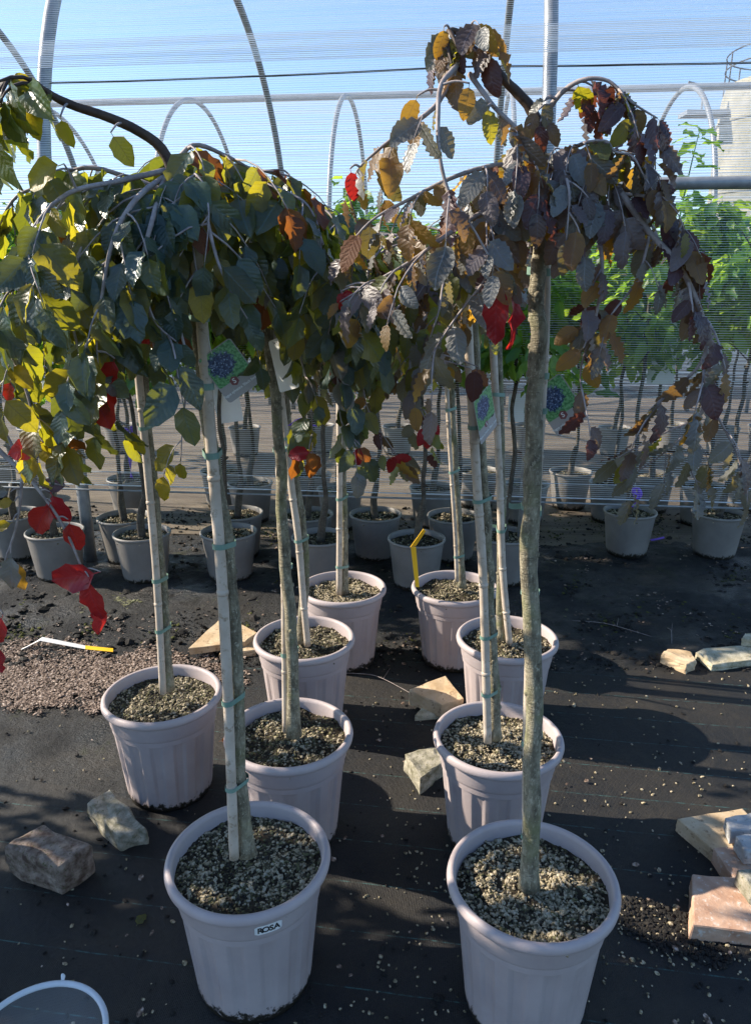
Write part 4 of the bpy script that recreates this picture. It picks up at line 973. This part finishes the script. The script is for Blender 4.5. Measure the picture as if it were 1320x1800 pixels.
# the leafy leader at the right
def leader():
    rg = random.Random(5); base = P(1175, 470, 5.4); pts = [base, P(1190, 400, 5.4), P(1205, 330, 5.4), P(1220, 265, 5.4), P(1230, 225, 5.4)]
    pp = smooth_path(pts, 6); b = MB(); b.tube(pp, [.008 - .006 * i / len(pp) for i in range(len(pp))], 6); wbuild(b, 'leader', 'leaf_fresh_deep', LEAD)
    T = Matrix.Translation(-LEAD.location)
    for k in range(26):
        i = min(len(pp) - 1, int(len(pp) * (.2 + .8 * k / 25))); a = k * 2.4
        ax = Vector((math.cos(a), math.sin(a), rg.uniform(-.35, .15))); o = bpy.data.objects.new('leaf', leaf_mesh('long', k % 4, 'leaf_fresh')); COL.objects.link(o); o.parent = LEAD
        o.matrix_local = T @ leaf_matrix(pp[i], ax, Vector((0, 0, 1)) + Vector((rg.uniform(-.4, .4), rg.uniform(-.6, 0), 0)), .17 * rg.uniform(.8, 1.15))
leader()
# ribbons and markers
def ribbon(label, pts, Y, wpx, name='ribbon'):
    pp = smooth_path([P(x, y, Y) for x, y in pts], 5); b = MB(); s = PX(pp[0]) * wpx * .5
    for i, p in enumerate(pp):
        a = i * .35; d = Vector((math.cos(a), math.sin(a) * .7, .35 * math.sin(a * 1.7))) * s
        b.v += [p - d, p + d]
    for i in range(len(pp) - 1): b.f.append((2 * i, 2 * i + 2, 2 * i + 3, 2 * i + 1))
    o = wbuild(b, name, 'ribbon'); md = o.modifiers.new('thickness', 'SOLIDIFY'); md.thickness = .0006
    tag(o, label, 'ribbon', 'purple ribbons'); return o
ribbon('long purple ribbon hanging from a thin trunk near the galvanised leg', [(222, 752), (228, 765), (236, 748), (228, 760), (229, 800), (232, 840)], 4.22, 9)
ribbon('purple ribbon bow tied low on a trunk in a grey pot', [(1094, 895), (1104, 889), (1116, 887), (1124, 874), (1122, 858), (1113, 862), (1120, 880), (1108, 892)], 4.33, 9)
ribbon('purple ribbon end tied between twigs behind the ROSA pot beech', [(508, 748), (520, 738), (530, 735), (521, 741), (534, 745), (556, 748)], 2.3, 7)
def loose_ribbon():
    b = MB(); pts = [G(1143, 950, .008), G(1155, 948, .014), G(1167, 945, .010)]
    for p in smooth_path(pts, 4): b.v += [p + Vector((0, -.01, 0)), p + Vector((0, .012, .004))]
    for i in range(len(b.v) // 2 - 1): b.f.append((2 * i, 2 * i + 2, 2 * i + 3, 2 * i + 1))
    tag(wbuild(b, 'ribbon', 'ribbon'), 'snippet of purple ribbon lying on the dark ground', 'ribbon', 'purple ribbons')
loose_ribbon()
def marker():
    t = thing('plant_marker', 'bright yellow plastic marker stuck in a lilac pot', 'marker', P(735, 1028, 2.86))
    p = [P(734, 1032, 2.86), P(731, 1000, 2.86), P(727, 962, 2.86)]; b = MB(); s = PX(p[0])
    b.poly_prism([p[0] + Vector((-4 * s, 0, 0)), p[0] + Vector((3 * s, 0, 0)), p[2] + Vector((4 * s, 0, 0)), p[2] + Vector((-5 * s, 0, 0))], Vector((0, .003, 0))); wbuild(b, 'stem', 'marker_yellow', t, False)
    b = MB(); b.poly_prism([P(721, 962, 2.86), P(731, 960, 2.86), P(748, 934, 2.80), P(744, 930, 2.80)], Vector((0, .003, .001))); wbuild(b, 'flag', 'marker_yellow', t, False)
    t = thing('plant_marker', 'bent white and yellow plastic marker lying on the wood chips', 'marker', G(120, 1140))
    b = MB(); b.poly_prism([G(70, 1126, .045), G(75, 1121, .05), G(150, 1136, .02), G(150, 1141, .015)], Vector((0, .004, .002))); wbuild(b, 'stem', 'card_white', t, False)
    b = MB(); b.poly_prism([G(150, 1136, .02), G(199, 1141, .012), G(199, 1146, .010), G(150, 1141, .015)], Vector((0, .004, .002))); wbuild(b, 'tip', 'marker_yellow', t, False)
    b = MB(); b.poly_prism([G(70, 1126, .045), G(36, 1143, .008), G(46, 1141, .006), G(75, 1121, .05)], Vector((0, .004, .002))); wbuild(b, 'blade', 'card_white', t, False)
marker()

# ------------------------------------------------------------------ stones, bricks, pavers
def rock(label, name, corners, h, m, cat='stone', seed=1, rough=.10, group=None, z0=0.0, sub=2, top=None):
    """corners: footprint pixels on the ground; rises h; chipped edges. Footprint read at height z0+h for the top face."""
    b = bmesh.new(); tp = [G(x, y, z0 + h) for x, y in corners]; c = sum(tp, Vector()) / len(tp); rg = random.Random(seed); n = len(tp)
    lo = [Vector((p.x + (p.x - c.x) * rg.uniform(-.06, .06), p.y + (p.y - c.y) * rg.uniform(-.06, .06), z0)) for p in tp]
    if top: tp = [p + Vector((0, 0, d)) for p, d in zip(tp, top)]
    vl = [b.verts.new(p - c) for p in lo]; vt = [b.verts.new(p - c) for p in tp]
    b.faces.new(list(reversed(vl))); b.faces.new(vt)
    for i in range(n): b.faces.new((vl[i], vl[(i + 1) % n], vt[(i + 1) % n], vt[i]))
    bmesh.ops.recalc_face_normals(b, faces=b.faces)
    bmesh.ops.bevel(b, geom=list(b.edges), offset=h * .10, segments=2, affect='EDGES', profile=.6)
    bmesh.ops.triangulate(b, faces=b.faces)
    for _ in range(sub):
        el = [e for e in b.edges if e.calc_length() > h * .16]
        bmesh.ops.subdivide_edges(b, edges=el, cuts=1, use_grid_fill=True); bmesh.ops.triangulate(b, faces=b.faces)
    b.normal_update()
    for v in b.verts:
        k = noise.noise(v.co * (1.1 / h) + Vector((seed, 0, 0))) * .5 + noise.noise(v.co * (3.3 / h) + Vector((0, seed, 0))) * .35 + noise.noise(v.co * (8 / h)) * .2
        v.co += v.normal * (k * h * rough * 2.0)
    me = bpy.data.meshes.new(name); b.to_mesh(me); b.free(); me.materials.append(MATS[m])
    o = bpy.data.objects.new(name, me); COL.objects.link(o); o.location = c; return tag(o, label, cat, group)
rock('mossy brown block standing on the weed mat left of the ROSA pot', 'brick', [(2, 1487), (75, 1450), (162, 1482), (105, 1522)], .105, 'brick_mossy', 'brick', 3, .09)
rock('oblong broken concrete chunk lying beside the mossy brown block', 'concrete_chunk', [(150, 1412), (192, 1386), (258, 1455), (212, 1468)], .06, 'stone_grey', 'stone', 5, .16)
rock('big triangular tan sandstone slab leaning on rubble by the wood chips', 'sandstone_slab', [(331, 1140), (394, 1080), (452, 1112), (430, 1128)], .035, 'stone_tan', 'stone', 7, .10, z0=.02)
rock('tan rubble piece under the sandstone slab', 'rubble', [(385, 1150), (400, 1128), (450, 1128), (448, 1142)], .03, 'stone_tan', 'stone', 8, .12)
rock('tan angular stone with a sunlit top between the two pot rows', 'sandstone_chunk', [(719, 1213), (783, 1186), (815, 1228), (776, 1238)], .065, 'stone_tan', 'stone', 9, .08, z0=.02)
rock('small grey flat stone under the tan angular stone', 'stone', [(729, 1257), (745, 1240), (782, 1248), (765, 1255)], .03, 'stone_lichen', 'stone', 10, .12)
rock('mossy broken concrete chunk beside the pot with yellowish gravel', 'concrete_chunk', [(710, 1325), (760, 1310), (790, 1330), (770, 1345), (738, 1368)], .07, 'stone_grey', 'stone', 11, .12)
rock('tan rounded stone beside the pale flat slab on the weed mat edge', 'stone', [(1161, 1150), (1172, 1139), (1211, 1143), (1224, 1160), (1206, 1168)], .05, 'stone_tan', 'stone', 12, .13)
rock('pale lichen-covered flat concrete slab on the weed mat edge', 'concrete_slab', [(1221, 1146), (1240, 1138), (1330, 1132), (1335, 1158), (1252, 1168)], .04, 'stone_lichen', 'stone', 13, .14)
rock('small pale concrete lump resting on the lichen-covered slab', 'concrete_chunk', [(1302, 1122), (1312, 1112), (1350, 1114), (1345, 1128)], .035, 'stone_lichen', 'stone', 14, .14, z0=.042)
rock('pinkish square paver lying in front of the stepped pile', 'paver', [(1215, 1536), (1325, 1545), (1345, 1640), (1216, 1625)], .055, 'paver_pink', 'paver', 15, .05)
rock('long tan paver at the bottom of the stepped pile', 'paver', [(1188, 1438), (1305, 1420), (1360, 1480), (1285, 1520)], .05, 'stone_tan', 'paver', 16, .06)
rock('pinkish paver leaning across the stepped pile', 'paver', [(1252, 1490), (1310, 1488), (1380, 1530), (1300, 1560)], .055, 'paver_pink', 'paver', 17, .06)
rock('light grey kerb block on top of the stepped pile, farther from the pots', 'kerb_block', [(1272, 1436), (1345, 1424), (1400, 1450), (1284, 1462)], .045, 'paver_grey', 'paver', 18, .07, z0=.058)
rock('light grey kerb block on top of the stepped pile, beside the other one', 'kerb_block', [(1292, 1468), (1360, 1462), (1390, 1490), (1310, 1496)], .05, 'paver_grey', 'paver', 19, .07, z0=.06)
rock('mossy grey paver at the side of the stepped pile', 'paver', [(1294, 1528), (1350, 1524), (1380, 1580), (1322, 1562)], .05, 'stone_grey', 'paver', 20, .07, z0=.058)

# ------------------------------------------------------------------ clear plastic bowl at the corner
def bowl():
    z = .16; c = G(62, 1838, z); r = .135
    t = thing('plastic_bowl', 'clear plastic tub with a round pale rim on the weed mat', 'tub', Vector((c.x, c.y, .004)))
    b = MB(); b.lathe([(r + .0065 * math.cos(a * math.pi / 4), z + .0065 * math.sin(a * math.pi / 4)) for a in range(8)], 64, None, True); link('rim', b.mesh('rim'), 'clear_plastic', t)
    b = MB(); b.lathe([(.01, .003), (.10, .003), (r - .002, z - .004)], 64); link('wall', b.mesh('wall'), 'clear_film', t)
    b = MB(); p = Vector((.0, r + .006, z + .003)); b.tube([p, p + Vector((0, .004, .006)), p + Vector((0, .002, .013))], [.004, .005, .003], 8); link('knob', b.mesh('knob'), 'clear_plastic', t)
bowl()

# ------------------------------------------------------------------ litter on the ground
def scatter_ground(name, label, cat, n, test, size, m, seed, flat=.55, z=.006):
    rg = random.Random(seed); pts = []; tries = 0
    while len(pts) < n and tries < n * 60:
        tries += 1; px, py = rg.uniform(-150, 1470), rg.uniform(880, 1850)
        k = test(px, py)
        if rg.random() > k: continue
        v = G(px, py, z); pts.append((v.x, v.y, z))
    me = scatter_mesh(pts, size, seed, flat, name); o = link(name, me, m); o['kind'] = 'stuff'; return tag(o, label, cat)
pk = lambda px, py: .5 + .5 * noise.noise(Vector((px * .013, py * .02, 4)))
def chips(px, py):
    e = ((px - 110) / 330) ** 2 + ((py - 1190) / 62) ** 2 + .9 * noise.noise(Vector((px * .012, py * .03, 1))) + .5 * noise.noise(Vector((px * .04, py * .08, 1)))
    return min(1, max(0, 1.0 - e) * 1.6) if px < 480 else 0
scatter_ground('wood_chips', 'reddish brown wood chips strewn left of the lone pot', 'wood chips', 14000, lambda x, y: chips(x, y) * (.4 + pk(x, y)), .0042, 'chip', 3, .4, .010)
scatter_ground('soil_crumbs', 'black soil crumbs scattered on the wet ground', 'soil', 6000, lambda x, y: (1 if 900 < y < 1180 else .025) * pk(x, y) ** 2, .0055, 'mud', 4, .6)
scatter_ground('leaf_litter', 'brown crumbs of leaf litter strewn on the dark wet ground', 'litter', 1500, lambda x, y: (1 if 890 < y < 1180 else .03) * pk(x * 1.3, y * 1.2) ** 3, .0055, 'chip', 14, .25, .014)
scatter_ground('soil_lumps', 'clods of black soil lying on the wet ground', 'soil', 1200, lambda x, y: (1 if 890 < y < 1170 else 0) * pk(x * .8 + 90, y * 1.4) ** 4, .013, 'mud', 15, .6, .008)
scatter_ground('moss_tufts', 'flat mossy tufts on the wet dark ground', 'moss', 1800, lambda x, y: (1 if 900 < y < 1130 else 0) * max(0, pk(x * 1.7 + 300, y) - .55) * 2, .006, 'moss', 6, .45, .006)
scatter_ground('loose_pebbles', 'pale pebbles spilled on the weed mat', 'pebbles', 1100, lambda x, y: (.8 if y > 1170 else .12) * (1 if x > 640 else .22) * pk(x, y) ** 2 + (1.0 if 1080 < x < 1330 and 1590 < y < 1700 else 0), .0034, 'pebble', 7, .7)
scatter_ground('spilled_soil', 'dark spilled potting soil around the pink pavers', 'soil', 1500, lambda x, y: 1 if ((x - 1190) / 110) ** 2 + ((y - 1640 + (x - 1190) * -.3) / 60) ** 2 < pk(x, y) * 1.3 else .0, .0045, 'mud', 8, .7)
def litter():
    rg = random.Random(77)
    for i, (px, py, s, ang, lab) in enumerate(((278, 1408, 34, 60, 'orange-brown dry leaf lying behind the oblong concrete chunk'), (240, 1628, 24, 10, 'pale crumpled leaf lying alone on the weed mat'), (385, 1303, 34, 80, 'dark red fallen leaf beside the lone pot'), (1270, 930, 22, 40, 'dry leaf on the ground between the grey pots'))):
        p = G(px, py, .012); me = leaf_mesh('flat', i % 4, 'leaf_brown' if i != 1 else 'leaf_olive'); o = bpy.data.objects.new('fallen_leaf', me); COL.objects.link(o)
        o.matrix_world = leaf_matrix(p, Vector((math.sin(R(ang)), math.cos(R(ang)), .05)), Vector((0, -.3, 1)), s * PX(p) * 1.2); tag(o, lab, 'leaf', 'fallen leaves')
    for i, (a, b_, lab) in enumerate((((600, 1183), (735, 1226), 'thin pale dry twig lying beside the tan angular stone'), ((985, 1090), (1180, 1130), 'thin dry twig lying on the dark ground behind the right pots'), ((1172, 1104), (1180, 1136), 'short upright dead stem beside the tan rounded stone'))):
        p0, p1 = G(*a, .008), G(*b_, .008); mid = p0.lerp(p1, .5) + Vector((.02, .03, .012)); bb = MB(); bb.tube(smooth_path([p0, p0.lerp(mid, .6) + Vector((0, .012, .004)), mid, p1], 4), .0016, 5)
        bb.tube([mid, mid + Vector((.03, .07, .012))], [.0013, .0006], 5); tag(wbuild(bb, 'dry_twig', 'twig'), lab, 'twig', 'dry twigs')
    for px, py, rx, ry, lab in ((185, 1062, 50, 15, 'round greenish moss patch behind the red-leaved twig'), (955, 1073, 48, 18, 'pale moss patch behind the right pots'),):
        c = G(px, py, .006); s = PX(c); pts = []
        while len(pts) < 420:
            a, q_ = rg.uniform(0, 6.283), math.sqrt(rg.random()); k = 1 + .4 * noise.noise(Vector((math.cos(a) * 2, math.sin(a) * 2, px)))
            if q_ < .45 and px < 500 and rg.random() < .8: continue
            pts.append((c.x + math.cos(a) * q_ * rx * s * k, c.y + math.sin(a) * q_ * ry * s * 2.4 * k, .006))
        o = link('moss_patch', scatter_mesh(pts, .006, px, .4, 'moss_patch'), 'moss_pale'); o['kind'] = 'stuff'; tag(o, lab, 'moss', 'moss patches')
litter()
# white posts far back
for k, px in enumerate((1192, 1236, 1288, 1306, 1000, 470, 560, 190, 655)):
    b = MB(); c = N((px - 797) / F * 10.3, 10.3, 0); b.tube([c + Vector((0, 0, i * .3)) for i in range(6)], .024, 8); o = wbuild(b, 'post', 'galvanised'); tag(o, 'short pale galvanised post in the row at the far side of the tunnel', 'post', 'pale posts behind the tunnel')
# hedge behind all
def hedge():
    rg = random.Random(3); lv = []
    for i in range(2600):
        p = Vector((rg.uniform(-30, 34), 24 + rg.uniform(-.8, .8), 0)); p.z = rg.uniform(.1, 2.1 + .5 * noise.noise(Vector((p.x * .4, 0, 0))))
        lv.append((p, Vector((rg.uniform(-1, 1), rg.uniform(-1, 1), rg.uniform(-.5, .8))), Vector((rg.uniform(-1, 1), -1, rg.uniform(-.2, 1))), rg.uniform(.3, .5), rg.choice(('leaf_fresh', 'leaf_fresh_deep')), 'long', rg.randrange(4)))
    o = leaf_mass(lv, None, 'hedge'); tag(o, 'long green hedge far behind both tunnels', 'hedge')
hedge()
